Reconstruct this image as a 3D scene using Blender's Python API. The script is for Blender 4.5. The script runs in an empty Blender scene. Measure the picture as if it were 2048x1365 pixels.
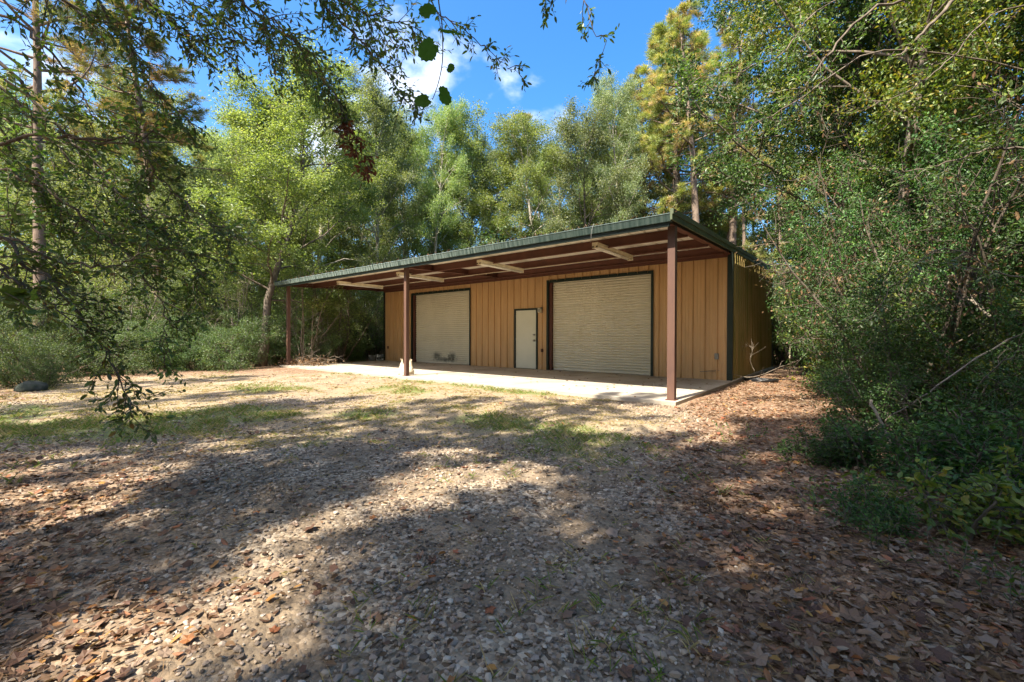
import bpy, math, random
import numpy as np
from mathutils import Vector, Matrix, Euler

# ------------------------------------------------------------------ camera, sky, sun, exposure
SC = bpy.context.scene
COL = SC.collection
FPX = 858.98                                    # focal length in pixels of a 2048 wide frame
CP = np.array([17.416, -7.7659, 1.111]); YAW = 0.6697; PITCH = -0.0087; ROLL = 0.0023
cam = bpy.data.cameras.new('camera'); camo = bpy.data.objects.new('camera', cam); COL.objects.link(camo)
cam.sensor_width = 36.0; cam.lens = FPX / 2048 * 36.0; cam.clip_start = 0.05; cam.clip_end = 3000
F3 = np.array([-math.sin(YAW), math.cos(YAW), 0.0]); R3 = np.array([math.cos(YAW), math.sin(YAW), 0.0]); U3 = np.array([0, 0, 1.0])
FW, RT = F3.copy(), R3.copy()                   # level forward and right, used to lay out the wood
F3, U3 = F3 * math.cos(PITCH) + U3 * math.sin(PITCH), U3 * math.cos(PITCH) - F3 * math.sin(PITCH)
R3, U3 = R3 * math.cos(ROLL) + U3 * math.sin(ROLL), U3 * math.cos(ROLL) - R3 * math.sin(ROLL)
M = Matrix(((R3[0], U3[0], -F3[0], CP[0]), (R3[1], U3[1], -F3[1], CP[1]), (R3[2], U3[2], -F3[2], CP[2]), (0, 0, 0, 1)))
camo.matrix_world = M
SC.camera = camo

SUN_EL = math.radians(54.5); SUN_AZ = math.radians(5.0)     # light travels towards +v, a little towards +u
LD = Vector((math.sin(SUN_AZ) * math.cos(SUN_EL), math.cos(SUN_AZ) * math.cos(SUN_EL), -math.sin(SUN_EL)))
sl = bpy.data.lights.new('sun', 'SUN'); so = bpy.data.objects.new('sun', sl); COL.objects.link(so)
so.rotation_euler = LD.to_track_quat('-Z', 'Y').to_euler(); sl.energy = 4.0; sl.angle = math.radians(0.53); sl.color = (1.0, 0.92, 0.79)
W = bpy.data.worlds.new('World'); SC.world = W; W.use_nodes = True
nt = W.node_tree; nt.nodes.clear()
def nd(t, typ, **k):
    n = t.nodes.new(typ)
    for a, b in k.items(): setattr(n, a, b)
    return n
wo = nd(nt, 'ShaderNodeOutputWorld'); bg = nd(nt, 'ShaderNodeBackground'); sky = nd(nt, 'ShaderNodeTexSky', sky_type='NISHITA')
sky.sun_disc = False; sky.sun_elevation = SUN_EL; sky.sun_rotation = math.radians(185); sky.altitude = 100; sky.air_density = 1.0; sky.dust_density = 2.6; sky.ozone_density = 1.6
bg.inputs['Strength'].default_value = 0.11
tc = nd(nt, 'ShaderNodeTexCoord'); mp = nd(nt, 'ShaderNodeMapping'); mp.inputs['Scale'].default_value = (1.0, 1.0, 1.9); mp.inputs['Location'].default_value = (0, 0, 0)
n1 = nd(nt, 'ShaderNodeTexNoise'); n1.inputs['Scale'].default_value = 4.2; n1.inputs['Detail'].default_value = 7; n1.inputs['Roughness'].default_value = 0.52; n1.inputs['Distortion'].default_value = 0.2
cdir = F3 + R3 * (770 - 1024) / FPX - U3 * (150 - 682.5) / FPX; cdir /= np.linalg.norm(cdir)
dotn = nd(nt, 'ShaderNodeVectorMath', operation='DOT_PRODUCT'); dotn.inputs[1].default_value = tuple(cdir)
mr = nd(nt, 'ShaderNodeMapRange'); mr.inputs['From Min'].default_value = 0.93; mr.inputs['From Max'].default_value = 0.995; mr.inputs['To Max'].default_value = 0.15
ad = nd(nt, 'ShaderNodeMath', operation='ADD')
cr = nd(nt, 'ShaderNodeMapRange', interpolation_type='SMOOTHSTEP'); cr.inputs['From Min'].default_value = 0.60; cr.inputs['From Max'].default_value = 0.80; cr.inputs['To Max'].default_value = 0.9
hs = nd(nt, 'ShaderNodeHueSaturation'); hs.inputs['Saturation'].default_value = 1.42; hs.inputs['Value'].default_value = 0.93
mx = nd(nt, 'ShaderNodeMixRGB'); mx.inputs[2].default_value = (5.0, 5.1, 5.3, 1)
L = nt.links.new
L(tc.outputs['Generated'], mp.inputs[0]); L(mp.outputs[0], n1.inputs['Vector']); L(tc.outputs['Generated'], dotn.inputs[0])
L(dotn.outputs['Value'], mr.inputs[0]); L(n1.outputs[0], ad.inputs[0]); L(mr.outputs[0], ad.inputs[1]); L(ad.outputs[0], cr.inputs[0])
L(sky.outputs[0], hs.inputs['Color']); L(hs.outputs[0], mx.inputs[1]); L(cr.outputs[0], mx.inputs[0]); L(mx.outputs[0], bg.inputs[0]); L(bg.outputs[0], wo.inputs[0])
vs = SC.view_settings; vs.view_transform = 'Standard'; vs.look = 'None'; vs.gamma = 1; vs.exposure = 1.95; vs.use_curve_mapping = False
SC.render.engine = 'CYCLES'; cy = SC.cycles
cy.max_bounces = 8; cy.diffuse_bounces = 5; cy.glossy_bounces = 2; cy.transmission_bounces = 4; cy.transparent_max_bounces = 4; cy.caustics_reflective = False; cy.caustics_refractive = False
cy.sample_clamp_indirect = 4.0; cy.use_denoising = True; cy.denoiser = "OPENIMAGEDENOISE"; cy.denoising_input_passes = "RGB_ALBEDO_NORMAL"; cy.denoising_prefilter = "NONE"

# ------------------------------------------------------------------ helpers
def campt(x, z, h=-0.1):                        # metres to the right, metres ahead of the camera's foot, height
    p = CP + RT * x + FW * z; return np.array([p[0], p[1], h])
def px(x, y, d):                                # a point d metres ahead of the camera on the line through (x, y)
    return CP + (F3 + R3 * (x - 1024) / FPX - U3 * (y - 682.5) / FPX) * d
def mesh_np(name, V, polys, mats, tone=None, smooth=False, midx=None):
    """polys: list of (n,k) index arrays"""
    me = bpy.data.meshes.new(name); V = np.asarray(V, np.float32)
    me.vertices.add(len(V)); me.vertices.foreach_set('co', V.ravel())
    polys = [np.asarray(p, np.int32) for p in polys if len(p)]
    nl = sum(p.size for p in polys); npg = sum(len(p) for p in polys)
    me.loops.add(nl); me.loops.foreach_set('vertex_index', np.concatenate([p.ravel() for p in polys]))
    me.polygons.add(npg); ls = []; o = 0
    for p in polys: ls.append(o + np.arange(len(p)) * p.shape[1]); o += p.size
    me.polygons.foreach_set('loop_start', np.concatenate(ls).astype(np.int32))
    if midx is not None: me.polygons.foreach_set('material_index', np.asarray(midx, np.int32))
    me.polygons.foreach_set('use_smooth', np.full(npg, smooth))
    if tone is not None:
        a = me.attributes.new('tone', 'FLOAT', 'POINT'); a.data.foreach_set('value', np.asarray(tone, np.float32))
    me.update(calc_edges=True)
    for m in (mats if isinstance(mats, (list, tuple)) else [mats]): me.materials.append(m)
    return me
def obj(name, me, parent=None, loc=None, rot=None, **props):
    o = bpy.data.objects.new(name, me); COL.objects.link(o)
    if parent is not None: o.parent = parent
    if loc is not None: o.location = tuple(loc)
    if rot is not None: o.rotation_euler = rot
    for k, v in props.items(): o[k] = v
    return o
def thing(name, label, cat, loc=(0, 0, 0), rot=None, group=None, me=None):
    o = obj(name, me, None, loc, rot, label=label, category=cat)
    if group: o['group'] = group
    return o
def copytree(root, name_loc, rot=None, scale=None, label=None, group=None):
    r = root.copy(); COL.objects.link(r); r.location = tuple(name_loc)
    if rot is not None: r.rotation_euler = rot
    if scale is not None: r.scale = scale
    if label: r['label'] = label
    if group: r['group'] = group
    for ch in root.children:
        c = ch.copy(); COL.objects.link(c); c.parent = r
        for g in ch.children:
            d = g.copy(); COL.objects.link(d); d.parent = c
    return r
class B:                                        # collects quads and triangles for one mesh
    def __init__(s): s.V = []; s.Q = []; s.T = []; s.n = 0
    def add(s, V, Q=(), T=()):
        V = np.asarray(V, float).reshape(-1, 3); s.V.append(V)
        if len(Q): s.Q.append(np.asarray(Q) + s.n)
        if len(T): s.T.append(np.asarray(T) + s.n)
        s.n += len(V)
    def box(s, a, b):
        x0, y0, z0 = a; x1, y1, z1 = b
        s.add([(x0,y0,z0),(x1,y0,z0),(x1,y1,z0),(x0,y1,z0),(x0,y0,z1),(x1,y0,z1),(x1,y1,z1),(x0,y1,z1)],
              [(0,3,2,1),(4,5,6,7),(0,1,5,4),(1,2,6,5),(2,3,7,6),(3,0,4,7)])
        return s
    def prism_u(s, prof, u0, u1):               # profile in (v,z), swept along u, capped
        n = len(prof); V = [(u0, p[0], p[1]) for p in prof] + [(u1, p[0], p[1]) for p in prof]
        Q = [(i, (i + 1) % n, n + (i + 1) % n, n + i) for i in range(n)]
        T = [(0, i + 1, i) for i in range(1, n - 1)] + [(n, n + i, n + i + 1) for i in range(1, n - 1)]
        s.add(V, Q, T); return s
    def tube(s, P, r, n=6, cap=True):
        P = np.asarray(P, float); m = len(P); r = np.broadcast_to(np.asarray(r, float), (m,))
        T = np.gradient(P, axis=0); T /= np.linalg.norm(T, axis=1)[:, None] + 1e-9
        ref = np.array([0, 0, 1.0]) if abs(T[0][2]) < 0.9 else np.array([1.0, 0, 0])
        A = np.cross(T, ref); A /= np.linalg.norm(A, axis=1)[:, None] + 1e-9; Bn = np.cross(T, A)
        a = np.arange(n) * 2 * math.pi / n
        V = P[:, None] + (A[:, None] * np.cos(a)[None, :, None] + Bn[:, None] * np.sin(a)[None, :, None]) * r[:, None, None]
        i = np.arange(m - 1)[:, None] * n; j = np.arange(n)[None]; j2 = (j + 1) % n
        Q = np.stack([i + j, i + j2, i + n + j2, i + n + j], -1).reshape(-1, 4)
        T_ = []
        if cap: T_ = [(0, k + 1, k) for k in range(1, n - 1)] + [((m-1)*n, (m-1)*n + k, (m-1)*n + k + 1) for k in range(1, n - 1)]
        s.add(V, Q, T_); return s
    def lathe(s, prof, n=16, c=(0, 0, 0)):
        a = np.arange(n) * 2 * math.pi / n; V = []
        for r, z in prof: V += [(c[0] + r * math.cos(t), c[1] + r * math.sin(t), c[2] + z) for t in a]
        Q = [(k*n + i, k*n + (i+1) % n, (k+1)*n + (i+1) % n, (k+1)*n + i) for k in range(len(prof)-1) for i in range(n)]
        s.add(V, Q); return s
    def mesh(s, name, mat, smooth=False, tone=None):
        V = np.concatenate(s.V); Q = np.concatenate(s.Q) if s.Q else np.zeros((0, 4), int); T = np.concatenate(s.T) if s.T else np.zeros((0, 3), int)
        return mesh_np(name, V, [Q, T], mat, tone, smooth)
def unit(a): return a / (np.linalg.norm(a, axis=-1, keepdims=True) + 1e-9)
# leaf outlines: (along, across, lift)
T_DIA = (np.array([(0,0,0),(.5,.5,.12),(1,0,-.05),(.5,-.5,.12)]), np.array([(0,1,2,3)]))
T_OVAL = (np.array([(0,0,0),(.28,.42,.14),(.68,.40,.10),(1,0,-.1),(.68,-.40,.10),(.28,-.42,.14)]), np.array([(0,3,2,1),(0,5,4,3)]))
def lobed(nl=5, deep=.5):
    V = [(.45, 0, 0)]; k = nl * 2
    for i in range(k):
        a = math.pi + math.pi / nl * i; r = .55 if i % 2 else .55 * deep + (.05 if i else 0)
        V.append((.45 + r * math.cos(a), r * 1.05 * math.sin(a), .10 if i % 2 else -.02))
    return (np.array(V), np.array([(0, 1 + i, 1 + (i + 1) % k) for i in range(k)]))
T_LOBE = lobed(5, .66); T_LOBE7 = lobed(7, .62)
def leaves(P, D, N, Ln, Wd, tm, curl=None):
    cu = Wd if curl is None else Wd * curl
    S = unit(np.cross(D, N)); N2 = np.cross(S, D); t, f = tm
    V = (P[:, None] + D[:, None] * (t[None, :, 0:1] * Ln[:, None, None]) + S[:, None] * (t[None, :, 1:2] * Wd[:, None, None]) + N2[:, None] * (t[None, :, 2:3] * cu[:, None, None]))
    return V.reshape(-1, 3), (f[None] + (np.arange(len(P)) * len(t))[:, None, None]).reshape(-1, f.shape[1])
def vnoise(x, y, seed=0):                       # 2-D value noise
    xi = np.floor(x).astype(np.int64); yi = np.floor(y).astype(np.int64); fx = x - xi; fy = y - yi
    fx = fx * fx * (3 - 2 * fx); fy = fy * fy * (3 - 2 * fy)
    def h(a, b):
        v = (a * 374761393 + b * 668265263 + seed * 1442695041) & 0xffffffff
        v = ((v ^ (v >> 13)) * 1274126177) & 0xffffffff; return ((v ^ (v >> 16)) & 0xffff) / 65535.0
    return (h(xi, yi) * (1 - fx) + h(xi + 1, yi) * fx) * (1 - fy) + (h(xi, yi + 1) * (1 - fx) + h(xi + 1, yi + 1) * fx) * fy
def fbm(x, y, seed=0, o=4):
    s = 0; a = .5; t = 0
    for k in range(o): s = s + a * vnoise(x * 2**k, y * 2**k, seed + k * 7); t += a; a *= .5
    return s / t

# ------------------------------------------------------------------ materials
def pmat(name, col, rough=.6, spec=.3, noise=None, bump=0, bscale=40, metal=0, col2=None, nscale=3, stretch=(1, 1, 1), lo=.35, hi=.7):
    m = bpy.data.materials.new(name); m.use_nodes = True; t = m.node_tree; p = t.nodes['Principled BSDF']
    p.inputs['Base Color'].default_value = (*col, 1); p.inputs['Roughness'].default_value = rough; p.inputs['Specular IOR Level'].default_value = spec; p.inputs['Metallic'].default_value = metal
    tc = nd(t, 'ShaderNodeTexCoord'); mp = nd(t, 'ShaderNodeMapping'); mp.inputs['Scale'].default_value = stretch; t.links.new(tc.outputs['Object'], mp.inputs[0])
    if col2:
        n = nd(t, 'ShaderNodeTexNoise'); n.inputs['Scale'].default_value = nscale; n.inputs['Detail'].default_value = 6; n.inputs['Roughness'].default_value = .6
        r = nd(t, 'ShaderNodeMapRange'); r.inputs['From Min'].default_value = lo; r.inputs['From Max'].default_value = hi
        x = nd(t, 'ShaderNodeMixRGB'); x.inputs[1].default_value = (*col, 1); x.inputs[2].default_value = (*col2, 1)
        t.links.new(mp.outputs[0], n.inputs['Vector']); t.links.new(n.outputs[0], r.inputs[0]); t.links.new(r.outputs[0], x.inputs[0]); t.links.new(x.outputs[0], p.inputs['Base Color'])
    if bump:
        n = nd(t, 'ShaderNodeTexNoise'); n.inputs['Scale'].default_value = bscale; n.inputs['Detail'].default_value = 5
        b = nd(t, 'ShaderNodeBump'); b.inputs['Strength'].default_value = bump; b.inputs['Distance'].default_value = .01
        t.links.new(mp.outputs[0], n.inputs['Vector']); t.links.new(n.outputs[0], b.inputs['Height']); t.links.new(b.outputs[0], p.inputs['Normal'])
    return m
def leafmat(name, ramp, trans=.40, gloss=.04, vary=.22, rough=.5):
    m = bpy.data.materials.new(name); m.use_nodes = True; t = m.node_tree; t.nodes.clear()
    o = nd(t, 'ShaderNodeOutputMaterial'); at = nd(t, 'ShaderNodeAttribute', attribute_name='tone'); cr = nd(t, 'ShaderNodeValToRGB')
    e = cr.color_ramp.elements
    while len(e) < len(ramp): e.new(.5)
    for k, (pos, c) in enumerate(ramp): e[k].position = pos; e[k].color = (*c, 1)
    oi = nd(t, 'ShaderNodeObjectInfo'); mr = nd(t, 'ShaderNodeMapRange'); mr.inputs['To Min'].default_value = 1 - vary; mr.inputs['To Max'].default_value = 1 + vary
    mh = nd(t, 'ShaderNodeMapRange'); mh.inputs['To Min'].default_value = .488; mh.inputs['To Max'].default_value = .515
    h = nd(t, 'ShaderNodeHueSaturation'); di = nd(t, 'ShaderNodeBsdfDiffuse'); tr = nd(t, 'ShaderNodeBsdfTranslucent'); gl = nd(t, 'ShaderNodeBsdfGlossy'); gl.inputs['Roughness'].default_value = rough
    g2 = nd(t, 'ShaderNodeMixRGB', blend_type='MULTIPLY'); g2.inputs[0].default_value = 1; g2.inputs[2].default_value = (1.35, 1.3, .6, 1)
    m1 = nd(t, 'ShaderNodeMixShader'); m1.inputs[0].default_value = trans; m2 = nd(t, 'ShaderNodeMixShader'); m2.inputs[0].default_value = gloss
    l = t.links.new
    l(at.outputs['Fac'], cr.inputs[0]); l(cr.outputs[0], h.inputs['Color']); l(oi.outputs['Random'], mr.inputs[0]); l(mr.outputs[0], h.inputs['Value']); l(oi.outputs['Random'], mh.inputs[0]); l(mh.outputs[0], h.inputs['Hue'])
    l(h.outputs[0], di.inputs[0]); l(h.outputs[0], g2.inputs[1]); l(g2.outputs[0], tr.inputs[0]); l(di.outputs[0], m1.inputs[1]); l(tr.outputs[0], m1.inputs[2])
    l(m1.outputs[0], m2.inputs[1]); l(gl.outputs[0], m2.inputs[2]); l(m2.outputs[0], o.inputs[0])
    return m
MT = {}
MT['bark'] = pmat('bark_grey', (.20, .165, .13), .9, .1, col2=(.09, .07, .055), nscale=9, stretch=(1, 1, .25), bump=.8, bscale=30)
MT['pbark'] = pmat('bark_pine', (.24, .18, .135), .9, .1, col2=(.09, .068, .052), nscale=8, stretch=(1, 1, .3), bump=.9, bscale=22)
MT['lbark'] = pmat('bark_pale', (.42, .38, .31), .85, .15, col2=(.20, .17, .13), nscale=7, stretch=(1, 1, .4), bump=.5, bscale=30)
MT['dbark'] = pmat('bark_dark', (.06, .05, .04), .95, .1, col2=(.03, .035, .02), nscale=9, bump=.8, bscale=30)
MT['twig'] = pmat('twig_brown', (.17, .13, .10), .85, .15, col2=(.26, .22, .17), nscale=14)
MT['dtwig'] = pmat('twig_dark', (.085, .068, .052), .9, .1, col2=(.15, .125, .095), nscale=12)
MT['deadleaf'] = leafmat('leaf_dead_brown', [(0, (.10, .055, .03)), (1, (.25, .15, .08))], trans=.2, gloss=.02)
MT['vineleaf'] = leafmat('leaf_vine', [(0, (.055, .14, .022)), (1, (.075, .17, .03))], trans=.5, gloss=.01, vary=.05)
MT['deadtwig'] = pmat('twig_dry', (.29, .245, .19), .9, .1, col2=(.16, .13, .10), nscale=10)
MT['leafA'] = leafmat('leaf_broad', [(0, (.10, .155, .045)), (.45, (.20, .275, .080)), (.8, (.31, .38, .13)), (1, (.42, .40, .14))], trans=.52)
MT['leafB'] = leafmat('leaf_bluish', [(0, (.11, .16, .07)), (.5, (.21, .265, .115)), (.85, (.33, .38, .16)), (1, (.42, .40, .16))], trans=.52)
MT['needle'] = leafmat('needle', [(0, (.16, .20, .055)), (.45, (.31, .32, .09)), (.7, (.44, .38, .13)), (.82, (.42, .31, .14)), (1, (.42, .29, .16))], trans=.3)
MT['yaupon'] = leafmat('leaf_small_dark', [(0, (.018, .050, .013)), (.55, (.055, .125, .026)), (.88, (.12, .22, .038)), (1, (.26, .27, .05))], trans=.30, gloss=.03, rough=.5)
MT['shrub'] = leafmat('leaf_shrub', [(0, (.045, .085, .030)), (.6, (.10, .165, .052)), (.92, (.19, .25, .075)), (1, (.30, .30, .10))], trans=.42)
MT['nearleaf'] = leafmat('leaf_near', [(0, (.05, .10, .020)), (.6, (.10, .18, .036)), (.92, (.16, .24, .045)), (1, (.26, .15, .035))], trans=.46, gloss=.06)
MT['yellowleaf'] = leafmat('leaf_yellowing', [(0, (.05, .10, .02)), (.4, (.11, .17, .025)), (.75, (.24, .25, .03)), (1, (.34, .22, .04))], trans=.42)
MT['redleaf'] = leafmat('leaf_dead_red', [(0, (.13, .045, .022)), (1, (.22, .07, .03))], trans=.25)
MT['fall'] = leafmat('leaf_fallen', [(0, (.10, .052, .028)), (.3, (.21, .120, .062)), (.58, (.30, .195, .112)), (.80, (.39, .295, .20)), (.93, (.34, .125, .048)), (1, (.46, .27, .07))], trans=.12, gloss=.03, rough=.6, vary=.3)
MT['litterneedle'] = leafmat('needle_fallen', [(0, (.15, .075, .035)), (1, (.33, .19, .09))], trans=.1, gloss=.02)
MT['grass'] = leafmat('grass_blade', [(0, (.10, .17, .03)), (.4, (.21, .27, .055)), (.6, (.32, .25, .12)), (1, (.48, .38, .23))], trans=.35, gloss=.03)
MT['stone'] = leafmat('gravel_stone', [(0, (.11, .085, .062)), (.35, (.24, .19, .14)), (.7, (.37, .30, .23)), (.9, (.46, .36, .24)), (1, (.56, .49, .39))], trans=0, gloss=.02, vary=.12, rough=.5)

# ------------------------------------------------------------------ ground
def sstep(a, b, x): t = np.clip((x - a) / (b - a), 0, 1); return t * t * (3 - 2 * t)
def tocam(X, Y): dx, dy = X - CP[0], Y - CP[1]; return dx * RT[0] + dy * RT[1], dx * FW[0] + dy * FW[1]
def masks(X, Y):
    x, z = tocam(X, Y); w = (fbm(X * .9, Y * .9, 3) - .5); w2 = fbm(X * .45 + 9, Y * .45, 11) - .5
    lit = np.maximum(sstep(-.25, .5, x - .36 * z + w * 1.6), .62 * sstep(0, 1.2, -x - .62 * z + w * 1.8) * sstep(5.0, 3.2, z))
    wood = sstep(0, 2.5, z - (15.5 + .4 * x + w2 * 3)) ; wood = np.maximum(wood, sstep(0, 1.5, -x - .72 * z - 3.2 + w2 * 2)); wood = np.maximum(wood, sstep(0, 1.2, x - .62 * z + w))
    gr = sstep(4.1, 5.6, z + w * 3.2) * (1 - sstep(-.6, .4, x - .34 * z + w * 2)); gr *= 1 - .7 * sstep(.56, .70, fbm(X * .33 + 4, Y * .33 + 2, 21) + .25 * sstep(9.5, 12, z) * sstep(-1, -4, x))
    green = .8 * sstep(.56, .70, fbm(X * .6 + 31, Y * .6, 5) + .26 * sstep(-3, -4.6, x) * sstep(10, 6, z) + .26 * np.exp(-((Y + .35) / .35)**2) * (X > 4) * (X < 14))
    return lit, wood, gr * (1 - wood), green
def gh(X, Y):
    x, z = tocam(X, Y); far = sstep(16, 40, np.hypot(x, z))
    slabd = np.maximum(np.maximum(-X - .2, X - 15.1), np.maximum(-Y - .25, Y - 12)); near = sstep(0, 1.2, slabd)
    return -.062 + near * ((fbm(X * .5, Y * .5, 1) - .5) * .11 + (fbm(X * 2.2, Y * 2.2, 2) - .5) * .035) + far * (fbm(X * .05, Y * .05, 8) - .5) * .8
def axis(steps): return np.cumsum(np.array(steps))
zs = np.concatenate([np.arange(-14, 0.6, .8), np.arange(.9, 6.5, .035), np.arange(6.5, 12, .10), np.arange(12, 30, .5), 30 * 1.16 ** np.arange(0, 22)])
tt = np.concatenate([-1.35 * 1.12 ** np.arange(14, 0, -1), np.linspace(-1.35, 1.35, 300), 1.35 * 1.12 ** np.arange(1, 15)])
ZZ, TT = np.meshgrid(zs, tt, indexing='ij'); wdt = np.maximum(ZZ, 2.2) + 1.0
XX = TT * wdt * .95
far_side = np.abs(TT) > 1.35
XX = np.where((ZZ < 3), TT * 3.2, XX)
GX = CP[0] + RT[0] * XX + FW[0] * ZZ; GY = CP[1] + RT[1] * XX + FW[1] * ZZ
micro = (ZZ > .5) & (ZZ < 12)
GZ = gh(GX, GY) + np.where(micro, (fbm(GX * 14, GY * 14, 4, 3) - .5) * .016, 0)
li, wo_, gr_, gn_ = masks(GX, GY)
nz, nx = ZZ.shape; idx = np.arange(nz * nx).reshape(nz, nx)
Q = np.stack([idx[:-1, :-1], idx[:-1, 1:], idx[1:, 1:], idx[1:, :-1]], -1).reshape(-1, 4)
gm = bpy.data.materials.new('ground_earth'); gm.use_nodes = True; t = gm.node_tree; p = t.nodes['Principled BSDF']; p.inputs['Roughness'].default_value = .95; p.inputs['Specular IOR Level'].default_value = .1
l = t.links.new
tc = nd(t, 'ShaderNodeTexCoord')
def noise(sc, det=5, rough=.6):
    n = nd(t, 'ShaderNodeTexNoise'); n.inputs['Scale'].default_value = sc; n.inputs['Detail'].default_value = det; n.inputs['Roughness'].default_value = rough; l(tc.outputs['Object'], n.inputs['Vector']); return n.outputs[0]
def ramp(fac, els):
    r = nd(t, 'ShaderNodeValToRGB'); e = r.color_ramp.elements
    while len(e) < len(els): e.new(.5)
    for k, (q, c) in enumerate(els): e[k].position = q; e[k].color = (*c, 1)
    l(fac, r.inputs[0]); return r.outputs[0]
def mixc(f, a, b, mode='MIX'):
    m_ = nd(t, 'ShaderNodeMixRGB', blend_type=mode)
    (l(f, m_.inputs[0]) if not isinstance(f, float) else setattr(m_.inputs[0], 'default_value', f)); l(a, m_.inputs[1]); l(b, m_.inputs[2]); return m_.outputs[0]
def attr(nm): a = nd(t, 'ShaderNodeAttribute', attribute_name=nm); return a.outputs['Fac']
vor = nd(t, 'ShaderNodeTexVoronoi'); vor.inputs['Scale'].default_value = 42; l(tc.outputs['Object'], vor.inputs['Vector'])
vor2 = nd(t, 'ShaderNodeTexVoronoi'); vor2.inputs['Scale'].default_value = 19; l(tc.outputs['Object'], vor2.inputs['Vector'])
sepc = nd(t, 'ShaderNodeSeparateColor'); l(vor.outputs['Color'], sepc.inputs[0]); sepc2 = nd(t, 'ShaderNodeSeparateColor'); l(vor2.outputs['Color'], sepc2.inputs[0])
gravel = ramp(sepc.outputs[0], [(0, (.12, .085, .055)), (.4, (.27, .205, .14)), (.8, (.44, .35, .245)), (1, (.58, .48, .36))])
dirt = ramp(noise(7), [(.3, (.14, .102, .068)), (.7, (.31, .235, .155))])
base = mixc(ramp(noise(1.6, 4), [(.42, (0, 0, 0)), (.56, (1, 1, 1))]), gravel, dirt)
straw = ramp(noise(60, 3), [(.3, (.19, .142, .088)), (.7, (.36, .285, .18))])
grn = ramp(noise(50, 3), [(.3, (.07, .11, .025)), (.7, (.20, .22, .07))])
grassc = mixc(attr('green'), straw, grn)
litc = ramp(sepc2.outputs[0], [(0, (.10, .06, .04)), (.35, (.21, .13, .08)), (.65, (.31, .205, .13)), (.85, (.38, .29, .21)), (1, (.33, .14, .06))])
litc = mixc(ramp(noise(20, 4), [(.45, (0, 0, 0)), (.6, (1, 1, 1))]), litc, ramp(noise(9), [(.3, (.09, .062, .042)), (.7, (.22, .14, .09))]))
c = mixc(attr('grassy'), base, grassc); c = mixc(attr('litter'), c, litc); c = mixc(attr('wood'), c, litc)
l(c, p.inputs['Base Color'])
bp = nd(t, 'ShaderNodeBump'); bp.inputs['Strength'].default_value = .9; bp.inputs['Distance'].default_value = .012
hh = nd(t, 'ShaderNodeMath', operation='SUBTRACT'); l(noise(35, 6), hh.inputs[0]); l(vor.outputs['Distance'], hh.inputs[1]); l(hh.outputs[0], bp.inputs['Height']); l(bp.outputs[0], p.inputs['Normal'])
gme = mesh_np('ground', np.stack([GX, GY, GZ], -1).reshape(-1, 3), [Q], gm, None, True)
for nm, a in (('litter', li), ('wood', wo_), ('grassy', gr_), ('green', gn_)):
    at = gme.attributes.new(nm, 'FLOAT', 'POINT'); at.data.foreach_set('value', a.ravel().astype(np.float32))
GROUND = obj('ground', gme, kind='structure')
def onslab(X, Y): return (X > -.25) & (X < 15.15) & (Y > -.27) & (Y < 11.6)

# ------------------------------------------------------------------ what lies on the ground
rs = np.random.RandomState(5)
ico = np.array([(0,0,-1),(.724,-.526,-.447),(-.276,-.851,-.447),(-.894,0,-.447),(-.276,.851,-.447),(.724,.526,-.447),(.276,-.851,.447),(-.724,-.526,.447),(-.724,.526,.447),(.276,.851,.447),(.894,0,.447),(0,0,1)])
icf = np.array([(0,1,5),(0,2,1),(0,3,2),(0,4,3),(0,5,4),(1,2,6),(2,3,7),(3,4,8),(4,5,9),(5,1,10),(1,6,10),(2,7,6),(3,8,7),(4,9,8),(5,10,9),(6,7,11),(7,8,11),(8,9,11),(9,10,11),(10,6,11)])[:, ::-1]
def scatter(n, z0, z1, power=1.0, wide=1.3):
    z = z0 + (z1 - z0) * rs.rand(n) ** power; x = (rs.rand(n) * 2 - 1) * (z * wide + .4)
    return CP[0] + RT[0] * x + FW[0] * z, CP[1] + RT[1] * x + FW[1] * z, x, z
# gravel
X, Y, x, z = scatter(105000, .9, 8.5, 1.25)
l_, w_, g_, n_ = masks(X, Y); patch = fbm(X * 1.1, Y * 1.1, 41)
keep = (rs.rand(len(X)) < (1 - .93 * l_) * (1 - .7 * g_) * (1 - w_) * (.45 + .8 * sstep(.36, .52, patch))) & ~onslab(X, Y)
X, Y, z = X[keep], Y[keep], z[keep]; n = len(X)
r = np.exp(rs.randn(n) * .52) * .0070 * (1 + .10 * np.clip(z - 2, 0, 5)); r = np.clip(r, .003, .021)
sh = ico[None] * (1 + (rs.rand(n, 12, 1) - .5) * .5) * np.stack([np.ones(n), .62 + .35 * rs.rand(n), .40 + .3 * rs.rand(n)], -1)[:, None]
an = rs.rand(n) * 6.28; ca, sa = np.cos(an)[:, None], np.sin(an)[:, None]
Vx = sh[..., 0] * ca - sh[..., 1] * sa; Vy = sh[..., 0] * sa + sh[..., 1] * ca
V = np.stack([Vx * r[:, None] + X[:, None], Vy * r[:, None] + Y[:, None], sh[..., 2] * r[:, None] + (gh(X, Y) + r * .22 + .002)[:, None]], -1)
tone = np.clip(rs.rand(n) ** 1.0 + rs.randn(n) * .05, 0, 1)
score = r / z; order = np.argsort(-score); big = order[:260]; rest = order[260:]
cub = np.array([(-1,-1,-1),(1,-1,-1),(1,1,-1),(-1,1,-1),(-.8,-.8,.8),(.8,-.8,.8),(.8,.8,.8),(-.8,.8,.8)]) * .75
cubq = np.array([(0,3,2,1),(4,5,6,7),(0,1,5,4),(1,2,6,5),(2,3,7,6),(3,0,4,7)])
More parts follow.
